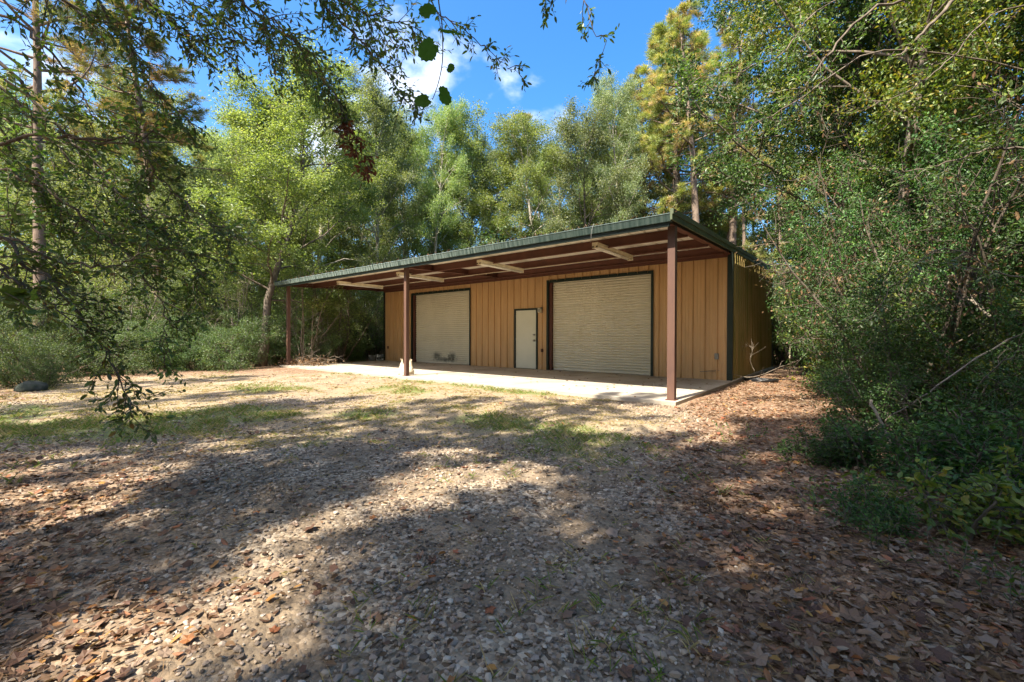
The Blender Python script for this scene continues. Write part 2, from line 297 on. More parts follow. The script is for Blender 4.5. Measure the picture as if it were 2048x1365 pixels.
def smc(ix):
    m = len(ix); q = cub[None] * (1 + (rs.rand(m, 8, 1) - .5) * .7) * np.stack([np.ones(m), .6 + .35 * rs.rand(m), .38 + .3 * rs.rand(m)], -1)[:, None]; a_ = rs.rand(m, 1) * 6.28
    vx = q[..., 0] * np.cos(a_) - q[..., 1] * np.sin(a_); vy = q[..., 0] * np.sin(a_) + q[..., 1] * np.cos(a_); r_ = r[ix][:, None]
    vv = np.stack([vx * r_ + X[ix][:, None], vy * r_ + Y[ix][:, None], q[..., 2] * r_ + (gh(X[ix], Y[ix]) + r[ix] * .2 + .002)[:, None]], -1)
    return mesh_np('gravel', vv.reshape(-1, 3), [(cubq[None] + (np.arange(m) * 8)[:, None, None]).reshape(-1, 4)], MT['stone'], np.repeat(tone[ix], 8))
def sm(ix): return mesh_np('gravel', V[ix].reshape(-1, 3), [(icf[None] + (np.arange(len(ix)) * 12)[:, None, None]).reshape(-1, 3)], MT['stone'], np.repeat(tone[ix], 12))
obj('gravel', sm(rest[:9000]), GROUND, kind='stuff'); obj('gravel', smc(rest[9000:]), GROUND, kind='stuff')
for k in big:
    me = mesh_np('stone', V[k] - V[k].mean(0), [icf], MT['stone'], np.repeat(tone[k], 12)); obj('stone', me, GROUND, V[k].mean(0))
# fallen leaves
def leafset(X, Y, L0, spread, tm, tonef, lift=.004, tilt=.35):
    n = len(X); a = rs.rand(n) * 6.28; tl = rs.randn(n) * tilt * .5
    D = unit(np.stack([np.cos(a), np.sin(a), tl], -1)); N = unit(np.stack([rs.randn(n) * tilt, rs.randn(n) * tilt, np.ones(n)], -1))
    N = np.where((rs.rand(n) < .5)[:, None], N, N); Ln = L0 * np.exp(rs.randn(n) * spread)
    P = np.stack([X, Y, gh(X, Y) + lift + rs.rand(n) * .014 + np.abs(tl) * Ln * .5], -1)
    return P, D, N, Ln
X, Y, x, z = scatter(125000, .8, 13, 1.15)
l_, w_, g_, n_ = masks(X, Y); edge = sstep(.35, .7, fbm(X * 1.3, Y * 1.3, 77))
dens = np.clip(.93 * l_ + .035 + .05 * (1 - g_) , 0, 1) * (.5 + .5 * edge)
keep = (rs.rand(len(X)) < np.maximum(dens, w_ * .6)) & ~onslab(X, Y); X, Y, z = X[keep], Y[keep], z[keep]; n = len(X)
lob = rs.rand(n) < .20
for nm, ix, tm, L0, wr in (('oval', ~lob, T_OVAL, .037, .47), ('lobed', lob, T_LOBE, .045, .88)):
    P, D, N, Ln = leafset(X[ix], Y[ix], L0, .24, tm, None); zz = z[ix]; Ln = Ln * (1 + .035 * np.clip(zz - 3, 0, 9)); tn = np.clip(rs.rand(len(P)), 0, 1)
    Wd = Ln * wr * (.8 + .4 * rs.rand(len(P))); sc_ = np.where(tn > .02, Ln / zz, 0); o_ = np.argsort(-sc_); bg_, rt_ = o_[:145], o_[145:]
    cu = np.clip(rs.randn(len(P)) * 1.5 + .8, -3, 3) if nm == 'oval' else np.clip(rs.randn(len(P)) * .8 + .9, -1, 2); Vv, Ff = leaves(P[rt_], D[rt_], N[rt_], Ln[rt_], Wd[rt_], tm, cu[rt_])
    obj('leaf_litter', mesh_np('leaf_litter', Vv, [Ff], MT['fall'], np.repeat(tn[rt_], len(tm[0]))), GROUND, kind='stuff')
    for k in bg_:
        Vv, Ff = leaves(P[k:k+1] * 0, D[k:k+1], N[k:k+1], Ln[k:k+1], Wd[k:k+1], tm, cu[k:k+1])
        obj('fallen_leaf', mesh_np('fallen_leaf', Vv, [Ff], MT['fall'], np.repeat(tn[k], len(tm[0]))), GROUND, P[k])
# pine straw
X, Y, x, z = scatter(26000, .8, 8, 1.3); l_, w_, g_, n_ = masks(X, Y)
keep = (rs.rand(len(X)) < .95 * np.maximum(l_, w_) * (.3 + .7 * (x > 0)) + .05) & ~onslab(X, Y); X, Y = X[keep], Y[keep]
P, D, N, Ln = leafset(X, Y, .11, .25, T_DIA, None, .008, .12); Vv, Ff = leaves(P, D, N, Ln, np.full(len(P), .0022), T_DIA)
obj('pine_straw', mesh_np('pine_straw', Vv, [Ff], MT['litterneedle'], np.repeat(rs.rand(len(P)), 4)), GROUND, kind='stuff')
# grass: dry straw and green blades, in tufts
X, Y, x, z = scatter(38000, 1.2, 15, 1.0, 1.45)
l_, w_, g_, n_ = masks(X, Y); tuf = fbm(X * 2.6, Y * 2.6, 61)
keep = (rs.rand(len(X)) < np.clip(g_ * sstep(.36, .55, tuf) + .02 + .10 * n_ * (1 - l_), 0, 1)) & ~onslab(X, Y)
X, Y, z, n_ = X[keep], Y[keep], z[keep], n_[keep]
k = 7; n = len(X) * k; X = np.repeat(X, k) + rs.randn(n) * .022; Y = np.repeat(Y, k) + rs.randn(n) * .022; gg = np.repeat(n_, k); zz = np.repeat(z, k)
a = rs.rand(n) * 6.28; up = .25 + rs.rand(n) * (.5 + 1.5 * gg); D = unit(np.stack([np.cos(a), np.sin(a), up], -1)); N = unit(np.stack([-np.cos(a) * up, -np.sin(a) * up, np.ones(n)], -1))
Ln = (.035 + .03 * rs.rand(n) + .075 * gg * rs.rand(n)); Wd = .0028 * (1 + .14 * zz); tn = np.where(rs.rand(n) < gg * .65 + .06, rs.rand(n) * .5, .55 + rs.rand(n) * .45)
Tg = (np.array([(0, .5, 0), (0, -.5, 0), (.6, .3, .0), (1, 0, -3.)]), np.array([(0, 1, 3, 2)]))
Vv, Ff = leaves(np.stack([X, Y, gh(X, Y) - .004], -1), D, N, Ln, Wd, Tg)
obj('grass', mesh_np('grass', Vv, [Ff], MT['grass'], np.repeat(tn, 4)), None, kind='stuff', label='dry straw-coloured and green grass growing in patches between gravel and slab', category='grass')

# ------------------------------------------------------------------ the metal shed
FR = 4.4833; BK = 11.48; EU = 14.96; ZB = -.02
def zr(v): return 3.235 + .0425 * (v + .25)          # roof sheet underside
MT['tan'] = pmat('tan_panel_paint', (.62, .385, .185), .45, .35, col2=(.52, .315, .145), nscale=2.2, stretch=(3, 3, .35))
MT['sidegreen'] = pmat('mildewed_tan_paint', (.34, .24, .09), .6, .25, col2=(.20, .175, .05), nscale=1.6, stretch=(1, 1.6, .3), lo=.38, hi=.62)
MT['trim'] = pmat('dark_green_trim', (.012, .024, .018), .5, .3, col2=(.022, .030, .022), nscale=4)
MT['oxide'] = pmat('red_oxide_steel', (.125, .048, .032), .6, .3, col2=(.09, .036, .026), nscale=5, stretch=(1, 1, .5))
MT['oxpost'] = pmat('red_oxide_post', (.13, .070, .048), .6, .3, col2=(.095, .052, .040), nscale=4, stretch=(2, 2, .4))
MT['white'] = pmat('white_underside', (.82, .78, .68), .5, .3, col2=(.62, .57, .48), nscale=3)
MT['roofgreen'] = pmat('weathered_roof', (.035, .048, .042), .55, .3, col2=(.085, .10, .085), nscale=1.5, stretch=(2, .5, 1))
MT['fascia'] = pmat('chalky_shaded_green_fascia', (.020, .040, .034), .55, .35, col2=(.26, .32, .285), nscale=2.6, stretch=(6, 1, .12), lo=.40, hi=.64)
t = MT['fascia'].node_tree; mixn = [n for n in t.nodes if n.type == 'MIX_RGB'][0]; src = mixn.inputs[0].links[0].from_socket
fx = nd(t, 'ShaderNodeSeparateXYZ'); tcn = nd(t, 'ShaderNodeTexCoord'); t.links.new(tcn.outputs['Object'], fx.inputs[0]); fm_ = nd(t, 'ShaderNodeMapRange'); fm_.inputs['From Min'].default_value = 6; fm_.inputs['From Max'].default_value = 13; fm_.inputs['To Min'].default_value = 1; fm_.inputs['To Max'].default_value = .18  # chalk thins towards the right, where tree shade is painted into the colour too
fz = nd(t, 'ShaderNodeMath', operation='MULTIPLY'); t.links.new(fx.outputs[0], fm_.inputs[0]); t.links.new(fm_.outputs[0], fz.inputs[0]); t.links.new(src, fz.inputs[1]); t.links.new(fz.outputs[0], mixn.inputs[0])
MT['rake'] = pmat('rake_green', (.055, .075, .045), .6, .3, col2=(.11, .13, .07), nscale=3, stretch=(1, 1, 1))
MT['beige'] = pmat('beige_curtain', (.72, .67, .53), .42, .35, col2=(.64, .59, .46), nscale=1.4, stretch=(1, 1, .5))
MT['doorp'] = pmat('pale_door_paint', (.74, .72, .58), .45, .35, col2=(.68, .66, .53), nscale=2)
MT['cream'] = pmat('cream_enamel', (.76, .68, .50), .4, .35, col2=(.56, .48, .33), nscale=7)
MT['metal'] = pmat('brushed_metal', (.45, .43, .38), .35, .5, metal=.8)
MT['conc'] = pmat('concrete', (.41, .365, .295), .85, .2, col2=(.30, .26, .205), nscale=1.1, bump=.25, bscale=90, lo=.42, hi=.68)
MT['grey'] = pmat('grey_plastic', (.30, .30, .28), .5, .3, col2=(.22, .22, .2), nscale=6)
MT['black'] = pmat('black_pipe', (.012, .012, .013), .35, .5)
MT['tube'] = pmat('lamp_tube', (.75, .73, .66), .25, .5)
MT['bagm'] = pmat('woven_sack', (.62, .55, .42), .8, .2, col2=(.38, .30, .20), nscale=9, bump=.6, bscale=60)
# dirt on the left curtain
dm = MT['beige'].copy(); dm.name = 'beige_curtain_sooty'; t = dm.node_tree; p = t.nodes['Principled BSDF']; old = p.inputs['Base Color'].links[0].from_socket
tc = nd(t, 'ShaderNodeTexCoord'); l = t.links.new; prev = old
for cx_, cz_, sx, sz in ((3.55, .33, .34, .17), (4.45, .30, .30, .20), (4.05, .18, .75, .12)):
    mp = nd(t, 'ShaderNodeMapping', vector_type='TEXTURE'); mp.inputs['Location'].default_value = (cx_, FR + .1, cz_); mp.inputs['Scale'].default_value = (sx, 5, sz); l(tc.outputs['Object'], mp.inputs[0])
    ln = nd(t, 'ShaderNodeVectorMath', operation='LENGTH'); l(mp.outputs[0], ln.inputs[0]); nn = nd(t, 'ShaderNodeTexNoise'); nn.inputs['Scale'].default_value = 9; nn.inputs['Detail'].default_value = 4; l(tc.outputs['Object'], nn.inputs['Vector'])
    sb = nd(t, 'ShaderNodeMath', operation='MULTIPLY_ADD'); sb.inputs[1].default_value = 1.5; l(nn.outputs[0], sb.inputs[0]); l(ln.outputs['Value'], sb.inputs[2])
    r_ = nd(t, 'ShaderNodeMapRange', interpolation_type='SMOOTHSTEP'); r_.inputs['From Min'].default_value = .8; r_.inputs['From Max'].default_value = 2.0; r_.inputs['To Min'].default_value = .82; r_.inputs['To Max'].default_value = 0; l(sb.outputs[0], r_.inputs[0])
    m_ = nd(t, 'ShaderNodeMixRGB'); m_.inputs[2].default_value = (.045, .045, .028, 1); l(r_.outputs[0], m_.inputs[0]); l(prev, m_.inputs[1]); prev = m_.outputs[0]
l(prev, p.inputs['Base Color'])

slab = B(); slab.box((-.1, -.25, -.30), (15.05, BK + .05, 0)); SLAB = obj('concrete_slab', slab.mesh('concrete_slab', MT['conc']), kind='structure')
jb = B()
for u in (3.7, 7.41, 11.15): jb.box((u - .004, -.24, -.01), (u + .004, FR - .05, .0012))
jb.box((-.05, 2.1, -.01), (15.0, 2.108, .0012)); obj('control_joint', jb.mesh('control_joint', pmat('joint_dirt', (.14, .12, .09), .95, .1)), SLAB, kind='stuff')
SHED = thing('metal_shed', 'tan ribbed metal shed with open lean-to canopy over a concrete slab', 'shed', (7.5, 4.5, 0))
def sp(name, b, mat, smooth=False, parent=None, **k):       # a part of the shed: world coordinates, re-based on the shed
    me = b.mesh(name, mat, smooth) if isinstance(b, B) else b
    o = obj(name, me, parent or SHED, **k)
    if parent is None: o.location = (-7.5, -4.5, 0)
    return o
def profile(w, h=.040):                                     # one 0.93 m sheet: four major ribs, two minor between
    pts = []; p_ = w / 3
    for i in range(3):
        b0 = i * p_; pts += [(b0, h), (b0 + .020, h), (b0 + .036, 0), (b0 + .105, 0), (b0 + .113, .006), (b0 + .132, .006), (b0 + .14, 0), (b0 + .188, 0), (b0 + .196, .006), (b0 + .215, .006), (b0 + .223, 0), (b0 + p_ - .016, 0), (b0 + p_, h)]
    return pts
def ribbed(name, axis_, c0, w, plane, sgn, zlo, zhi, mat, holes=(), parent=None):
    b = B(); pr = profile(w)
    for (a0, h0), (a1, h1) in zip(pr[:-1], pr[1:]):
        if a1 - a0 < 1e-6: continue
        m_ = c0 + (a0 + a1) / 2; lo = zlo
        for q0, q1, ztop in holes:
            if q0 < m_ < q1: lo = ztop
        z1a = zhi(c0 + a0) if callable(zhi) else zhi; z1b = zhi(c0 + a1) if callable(zhi) else zhi
        if axis_ == 'u': V = [(c0+a0, plane + sgn*h0, lo), (c0+a1, plane + sgn*h1, lo), (c0+a1, plane + sgn*h1, z1b), (c0+a0, plane + sgn*h0, z1a)]
        else: V = [(plane + sgn*h0, c0+a0, lo), (plane + sgn*h1, c0+a1, lo), (plane + sgn*h1, c0+a1, z1b), (plane + sgn*h0, c0+a0, z1a)]
        b.add(V, [(0, 1, 2, 3)])
    return sp(name, b, mat, parent=parent)
pw = (EU - .08) / 16
GD = [(2.03, 5.64), (9.27, 12.90)]; DR = (7.855, 8.855)
holes = [(GD[0][0], GD[0][1], 3.0), (GD[1][0], GD[1][1], 3.0), (DR[0], DR[1], 2.12)]
for i in range(16): ribbed('wall_panel', 'u', .04 + i * pw, pw, FR, -1, ZB + .02, 3.40, MT['tan'], holes)
for i in range(16): ribbed('wall_panel', 'u', .04 + i * pw, pw, BK, 1, -.1, zr(BK) - .02, MT['tan'])
pv = (BK - FR - .06) / 8
for i in range(8):
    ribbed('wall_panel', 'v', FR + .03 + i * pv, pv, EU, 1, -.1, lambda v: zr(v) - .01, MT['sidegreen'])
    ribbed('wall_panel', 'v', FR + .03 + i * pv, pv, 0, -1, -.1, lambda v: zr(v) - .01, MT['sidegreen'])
# corner trims (L shaped), base angle
for u0, s in ((EU + .036, 1), (-.036, -1)):
    b = B(); b.box((min(u0, u0 - s * .13), FR - .04, -.1), (max(u0, u0 - s * .13), FR - .036, 3.42)); b.box((min(u0, u0 + s * .004), FR - .04, -.1), (max(u0, u0 + s * .004), FR + .035, 3.42))
    sp('corner_trim', b, MT['trim'])
    b = B(); b.box((min(u0, u0 + s * .004), BK - .10, -.1), (max(u0, u0 + s * .004), BK + .038, 3.70)); sp('corner_trim', b, MT['trim'])
# roof sheets, white below
def roof_sheet(c0, w):
    b = B(); pr = profile(w, .034); v0, v1 = -.375, BK + .12
    for (a0, h0), (a1, h1) in zip(pr[:-1], pr[1:]):
        b.add([(c0+a0, v0, zr(v0)+h0), (c0+a1, v0, zr(v0)+h1), (c0+a1, v1, zr(v1)+h1), (c0+a0, v1, zr(v1)+h0)], [(0, 1, 2, 3)])
    return b
rw = (EU + .235) / 17
wm = pmat('two_sided_roof', (.05, .07, .06), .5, .3); t = wm.node_tree; p = t.nodes['Principled BSDF']; ge = nd(t, 'ShaderNodeNewGeometry'); m_ = nd(t, 'ShaderNodeMixRGB'); sx_ = nd(t, 'ShaderNodeSeparateXYZ')
gt = nd(t, 'ShaderNodeMath', operation='LESS_THAN'); gt.inputs[1].default_value = .5
for i in range(17):
    c0 = -.255 + i * rw; o = sp('roof_panel', roof_sheet(c0, rw), MT['roofgreen'])
    b = B(); pr = profile(rw, .034); v0, v1 = -.26, FR + .2
    for (a0, h0), (a1, h1) in zip(pr[:-1], pr[1:]):
        b.add([(c0+a0, v0, zr(v0)+h0-.003), (c0+a1, v0, zr(v0)+h1-.003), (c0+a1, v1, zr(v1)+h1-.003), (c0+a0, v1, zr(v1)+h0-.003)], [(3, 2, 1, 0)])
    sp('soffit_panel', b, MT['white'])
# gutter / fascia along the eave, rakes at both ends
g0, g1 = -.255, EU + .02
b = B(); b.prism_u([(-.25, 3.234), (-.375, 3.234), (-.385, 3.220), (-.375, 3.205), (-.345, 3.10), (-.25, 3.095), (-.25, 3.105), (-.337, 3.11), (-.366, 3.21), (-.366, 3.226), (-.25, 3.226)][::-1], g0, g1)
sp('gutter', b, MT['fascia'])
b = B(); b.box((g0 + .02, -.30, 3.03), (g1 - .04, -.25, 3.104)); sp('eave_board', b, MT['trim'])
for ue, s in ((EU + .022, 1), (-.257, -1)):
    b = B(); v0, v1 = -.38, BK + .15; w0, w1 = (ue, ue + .035) if s > 0 else (ue - .035, ue)
    for za, zb, e in ((-.02, .072, .02), (-.115, -.02, 0)):
        a, c_ = (w0, w1 + e) if s > 0 else (w0 - e, w1)
        b.add([(a, v0, zr(v0)+za), (c_, v0, zr(v0)+za), (c_, v1, zr(v1)+za), (a, v1, zr(v1)+za), (a, v0, zr(v0)+zb), (c_, v0, zr(v0)+zb), (c_, v1, zr(v1)+zb), (a, v1, zr(v1)+zb)],
              [(0,3,2,1),(4,5,6,7),(0,1,5,4),(1,2,6,5),(2,3,7,6),(3,0,4,7)])
    sp('rake_trim', b, MT['rake'])
# steel: posts, rafters, purlins
for u in (.08, 7.42, 14.90):
    b = B(); w_ = .066 if u > 10 else .052
    a0, a1 = u - w_, u + w_; b.box((a0, -.06, 0), (a1, .06, zr(0) - .16)); o = sp('post', b, MT['oxpost'])
    bv = o.modifiers.new('bevel', 'BEVEL'); bv.width = .006; bv.segments = 2
    b = B(); b.box((u - .12, -.11, .001), (u + .12, .11, .012)) if u < 1 else b.box((u - .09, -.085, .001), (u + .09, .085, .012)); sp('base_plate', b, MT['oxide'])
for u in (.08, 7.42, 14.90):                                  # sloping I-beams from the posts to the wall
    b = B()
    for du, za, zb in ((.065, -.165, -.157), (.005, -.157, -.010), (.065, -.010, -.002)):
        v0, v1 = -.22, FR - .05
        b.add([(u-du, v0, zr(v0)+za), (u+du, v0, zr(v0)+za), (u+du, v1, zr(v1)+za), (u-du, v1, zr(v1)+za), (u-du, v0, zr(v0)+zb), (u+du, v0, zr(v0)+zb), (u+du, v1, zr(v1)+zb), (u-du, v1, zr(v1)+zb)],
              [(0,3,2,1),(4,5,6,7),(0,1,5,4),(1,2,6,5),(2,3,7,6),(3,0,4,7)])
    sp('rafter', b, MT['oxide'])
for v in (.96, 2.46, 3.96):                                   # Z purlins between the rafters
    for ua, ub in ((.09, 7.41), (7.43, 14.89)):
        b = B(); z1 = zr(v) - .003; z0 = z1 - .205
        b.prism_u([(v, z0), (v, z1 - .003), (v + .065, z1), (v + .065, z1 - .004), (v + .005, z1 - .007), (v + .005, z0 + .003), (v + .005, z0 - .001), (v - .06, z0 - .003), (v - .06, z0 + .018), (v - .057, z0 + .018), (v - .057, z0)], ua + .006, ub - .006)
        sp('purlin', b, MT['oxide'])
b = B(); b.box((.09, FR - .075, 3.20), (14.88, FR - .036, zr(FR) - .04)); sp('header', b, MT['oxide'])
b = B(); b.box((.09, -.05, zr(0) - .15), (14.88, -.045, zr(0) - .006)); b.box((.09, -.045, zr(0) - .15), (14.88, .01, zr(0) - .145)); sp('eave_strut', b, MT['oxide'])
# roll-up doors: each slat of its own, frame, jambs, bottom bar, handle
def slat_mesh(u0, u1, z0, h, v):
    b = B(); pr = [(v + .012, z0 + .001), (v + .008, z0 + .014), (v - .014, z0 + .024), (v - .020, z0 + h * .55), (v - .014, z0 + h - .010), (v + .012, z0 + h - .001), (v + .016, z0 + h - .001), (v + .016, z0 + .001)]
    b.prism_u(pr, u0, u1); return b
for gi, (a, c_) in enumerate(GD):
    vD = FR + .13; mat = dm if gi == 0 else MT['beige']
    bt = B(); bt.box((a + .17, vD - .02, .012), (c_ - .05, vD + .02, .085)); door = sp('roll_up_door', bt, mat)
    n = 36; h = (3.02 - .088) / n
    me0 = None
    for k in range(n):
        if gi == 1 and me0: s_ = obj('slat', me0, door); s_.location = (0, 0, h * k); continue
        if gi == 0 or me0 is None:
            me = slat_mesh(a + .14, c_ - .04, .088 + h * k, h, vD).mesh('slat', mat); s_ = obj('slat', me, door)
            if gi == 1: me0 = me
    b = B(); z1 = 3.0
    b.box((a - .03, FR - .040, 0), (a + .045, FR - .034, z1 + .05)); b.box((c_ - .045, FR - .040, 0), (c_ + .03, FR - .034, z1 + .05)); b.box((a + .045, FR - .040, z1 - .035), (c_ - .045, FR - .034, z1 + .05))
    b.box((a + .04, FR - .034, 0), (a + .046, FR + .20, z1)); b.box((c_ - .046, FR - .034, 0), (c_ - .040, FR + .20, z1)); b.box((a + .046, FR - .034, z1 - .036), (c_ - .046, FR + .10, z1 - .030))
    sp('door_frame', b, MT['trim'])
    b = B(); b.box((a + .047, FR + .02, 0), (a + .145, FR + .11, z1 - .04)); sp('door_jamb', b, MT['oxide']); b = B(); b.box((c_ - .06, FR + .09, 0), (c_ - .047, FR + .11, z1 - .04)); sp('door_jamb', b, MT['oxide'])
    b = B(); b.box((c_ - .30, vD - .035, .03), (c_ - .22, vD - .021, .045)); b.box((c_ - .42, vD - .024, .17), (c_ - .36, vD - .016, .19)); obj('lock_handle', b.mesh('lock_handle', MT['metal']), door)
# personnel door
b = B(); b.box((DR[0] + .055, FR - .012, .015), (DR[1] - .055, FR + .03, 2.065)); pd = sp('entry_door', b, MT['doorp'])
b = B(); a, c_ = DR
b.box((a - .01, FR - .040, 0), (a + .05, FR + .04, 2.13)); b.box((c_ - .05, FR - .040, 0), (c_ + .01, FR + .04, 2.13)); b.box((a + .05, FR - .040, 2.07), (c_ - .05, FR + .04, 2.13)); b.box((a + .05, FR - .03, 0), (c_ - .05, FR + .03, .012)); sp('door_frame', b, MT['trim'])
for nm, z, r in (('deadbolt', 1.20, .028), ('doorknob', 1.0, .032)):
    b = B(); b.lathe([(0, 0), (r * 1.25, 0), (r * 1.25, .008), (r * .5, .012), (r * .45, .03), (r, .04), (r * .95, .062), (0, .068)], 14)
    me = b.mesh(nm, MT['metal'], True); o = obj(nm, me, pd, (c_ - .13, FR - .012, z), (math.pi / 2, 0, 0))
for z in (.22, 1.04, 1.86):
    b = B(); b.box((a + .048, FR - .020, z - .05), (a + .062, FR - .010, z + .05)); obj('hinge', b.mesh('hinge', MT['metal']), pd)
# wall fittings that are things of their own
t_ = thing('wall_lantern', 'small weathered box lantern on the wall right of the pale door top', 'lamp', (9.03, FR - .04, 2.03))
b = B(); b.box((-.05, -.015, -.08), (.05, .0, .11)); obj('back_plate', b.mesh('back_plate', MT['black']), t_)
b = B(); b.box((-.065, -.13, -.075), (.045, -.02, .075)); o = obj('housing', b.mesh('housing', MT['cream']), t_); bv = o.modifiers.new('b', 'BEVEL'); bv.width = .012; bv.segments = 2
b = B(); b.box((-.075, -.14, .075), (.055, -.015, .09)); b.box((-.05, -.131, -.05), (.03, -.1301, .05)); obj('cap', b.mesh('cap', MT['grey']), t_)
for (u, z, lab, w_) in ((9.06, .66, 'brown outlet box on the wall beside the pale door', .035), (14.62, .62, 'grey outlet box low on the wall near the right corner trim', .05), (.33, .62, 'dark small tap box low on the wall beside the left corner trim', .04)):
    t_ = thing('outlet_box', lab, 'outlet box', (u, FR - .002, z)); m_ = MT['grey'] if u > 14 else MT['oxide']
    b = B(); b.box((-w_, -.055, -w_ * 1.6), (w_, 0, w_ * 1.6)); o = obj('box', b.mesh('box', m_), t_); bv = o.modifiers.new('b', 'BEVEL'); bv.width = .006; bv.segments = 2
    b = B(); b.box((-w_ * .8, -.07, -w_ * 1.1), (w_ * .8, -.056, w_ * 1.3)); b.box((-w_*.85, -.078, w_ * 1.3), (w_*.85, -.05, w_ * 1.45)); obj('cover', b.mesh('cover', m_), t_)
# strip lights under the purlins
def striplight(u, lab, tilt):
    t_ = thing('strip_light', lab, 'strip light', (u, 1.36, 3.04 + tilt), None, 'fluorescent strip lights under the canopy')
    Lh = .92
    b = B(); prf = [(-.065, .075), (.065, .075), (.065, .03), (.035, -.015), (-.035, -.015), (-.065, .03)]
    V = [(p_[0], -Lh, p_[1]) for p_ in prf] + [(p_[0], Lh, p_[1]) for p_ in prf]; nn = 6
    b.add(V, [(i, nn + i, nn + (i + 1) % nn, (i + 1) % nn) for i in range(nn)]); obj('housing', b.mesh('housing', MT['cream']), t_)
    for s in (-1, 1):
        b = B(); b.box((-.068, s * Lh - (.02 if s > 0 else .008), -.045), (.068, s * Lh + (.008 if s > 0 else .02), .078)); obj('end_cap', b.mesh('end_cap', MT['cream']), t_)
        b = B(); b.box((s * .045 - .018, -Lh - .012, -.03), (s * .045 + .018, -Lh - .0085, .0)); obj('lamp_holder', b.mesh('lamp_holder', MT['black']), t_)
    for s in (-.042, .042):
        b = B(); b.tube([(s, -Lh + .02, -.026), (s, Lh - .02, -.026)], .018, 8); obj('tube', b.mesh('tube', MT['tube'], True), t_)
for u, lab in ((2.95, 'strip light hanging farthest left, between left post and left roll-up door'), (6.42, 'strip light crossing behind the middle post under the canopy'), (9.82, 'strip light hanging above the pale entry door'), (13.15, 'strip light hanging nearest, above the right roll-up door')): striplight(u, lab, 0)
def cable(name, P, r, mat, lab, cat): b = B(); b.tube(P, r, 6); return thing(name, lab, cat, (0, 0, 0), me=b.mesh(name, mat, True))
t_ = thing('conduit', 'thin pale conduit running along the purlin between the strip lights', 'conduit', (0, 2.42, 3.13))
b = B(); b.tube([(3.0, 0, 0), (7.3, 0, .004), (13.1, 0, 0)], .009, 6); obj('pipe', b.mesh('pipe', MT['cream'], True), t_)
for u in (4.4, 5.8, 8.3, 9.1, 10.6, 11.6, 12.6): b = B(); b.box((u - .012, -.012, -.014), (u + .012, .03, .03)); obj('clip', b.mesh('clip', MT['cream']), t_)
E3 = px(1228, 446, 8.3)
cable('loose_wire', [(13.55, -.39, 3.27), (13.53, -.40, 3.20), (13.50, -.39, 3.10), (13.48, -.36, 3.02), (13.47, -.36, 2.93)], .004, MT['grey'], 'short grey wire dangling over the gutter near the right post', 'wire')
# sack behind the middle post
t_ = thing('woven_sack', 'pale half-full woven sack with two ears standing behind the middle post', 'sack', (7.06, .27, 0), (0, 0, .62))
def sack():
    b = B(); n = 28; V = []; ks = 15; rng = np.random.RandomState(3)
    for k in range(ks):
        f = k / (ks - 1); z = f * .33
        for i in range(n):
            a = 2 * math.pi * i / n; ca, sa = math.cos(a), math.sin(a)
            rx = .235 * (1 - .30 * f ** 2) * (1 - .35 * max(0, f - .75) * 4 * .4); ry = .16 * (1 - .75 * f ** 1.5) + .012
            ear = .14 * max(0, f - .45) / .55 * max(0, abs(ca) - .55) / .45 if f > .45 else 0
            w_ = 1 + .05 * math.sin(5 * a + 7 * f) + .03 * rng.randn()
            bulge = .9 + .12 * math.sin(math.pi * min(1, f * 1.5))
            V.append((rx * ca * w_ * bulge, ry * sa * w_ * bulge, max(.002, z + ear - .05 * f * (1 - abs(ca)) + .008 * rng.randn() * (f > .1))))
    Q = [(k*n + i, k*n + (i+1) % n, (k+1)*n + (i+1) % n, (k+1)*n + i) for k in range(ks-1) for i in range(n)]
    b.add(V, Q); return b
me = sack().mesh('body', MT['bagm'], True); o = obj('body', me, t_); sd = o.modifiers.new('s', 'SUBSURF'); sd.levels = sd.render_levels = 1
me = B(); me.tube([(-.15, 0, .40), (-.165, .01, .47), (-.15, .015, .43)], .012, 6); me.tube([(.15, 0, .38), (.165, .005, .45), (.155, .01, .40)], .012, 6); obj('tied_ear', me.mesh('tied_ear', MT['bagm'], True), t_)
# buckets beyond the left corner
def bucket(lab, loc, mat, sq=False):
    t_ = thing('bucket', lab, 'bucket', loc)
    b = B(); b.lathe([(.0, .0), (.14, 0), (.155, .10), (.17, .26), (.18, .27), (.18, .29), (.165, .29), (.15, .12), (.13, .02), (0, .02)], 20); obj('body', b.mesh('body', mat, True), t_)
    b = B(); b.tube([(.175 * math.cos(a), .175 * math.sin(a) * .25 - .17, .24 - .16 * math.sin(a)) for a in np.linspace(0, math.pi, 10)], .004, 5); obj('handle', b.mesh('handle', MT['metal'], True), t_)
bucket('dull grey bucket standing in the weeds left of the shed corner', (-.95, 4.42, -.07), MT['grey'])
t_ = thing('plastic_crate', 'weathered pale open crate against the left corner of the shed', 'crate', (-.50, 4.66, -.07))
b = B()
for (x0, x1, y0, y1) in ((-.2, .2, -.15, -.14), (-.2, .2, .14, .15), (-.2, -.19, -.14, .14), (.19, .2, -.14, .14)):
    b.box((x0, y0, 0), (x1, y1, .10)); b.box((x0, y0, .2), (x1, y1, .32))
b.box((-.2, -.14, 0), (.2, .14, .01)); obj('wall', b.mesh('wall', MT['grey']), t_)
b = B()
for xx in (-.195, 0, .19): b.box((xx - .012, -.15, .10), (xx + .012, -.141, .2)); b.box((xx - .012, .141, .10), (xx + .012, .15, .2))
obj('rib', b.mesh('rib', MT['grey']), t_)
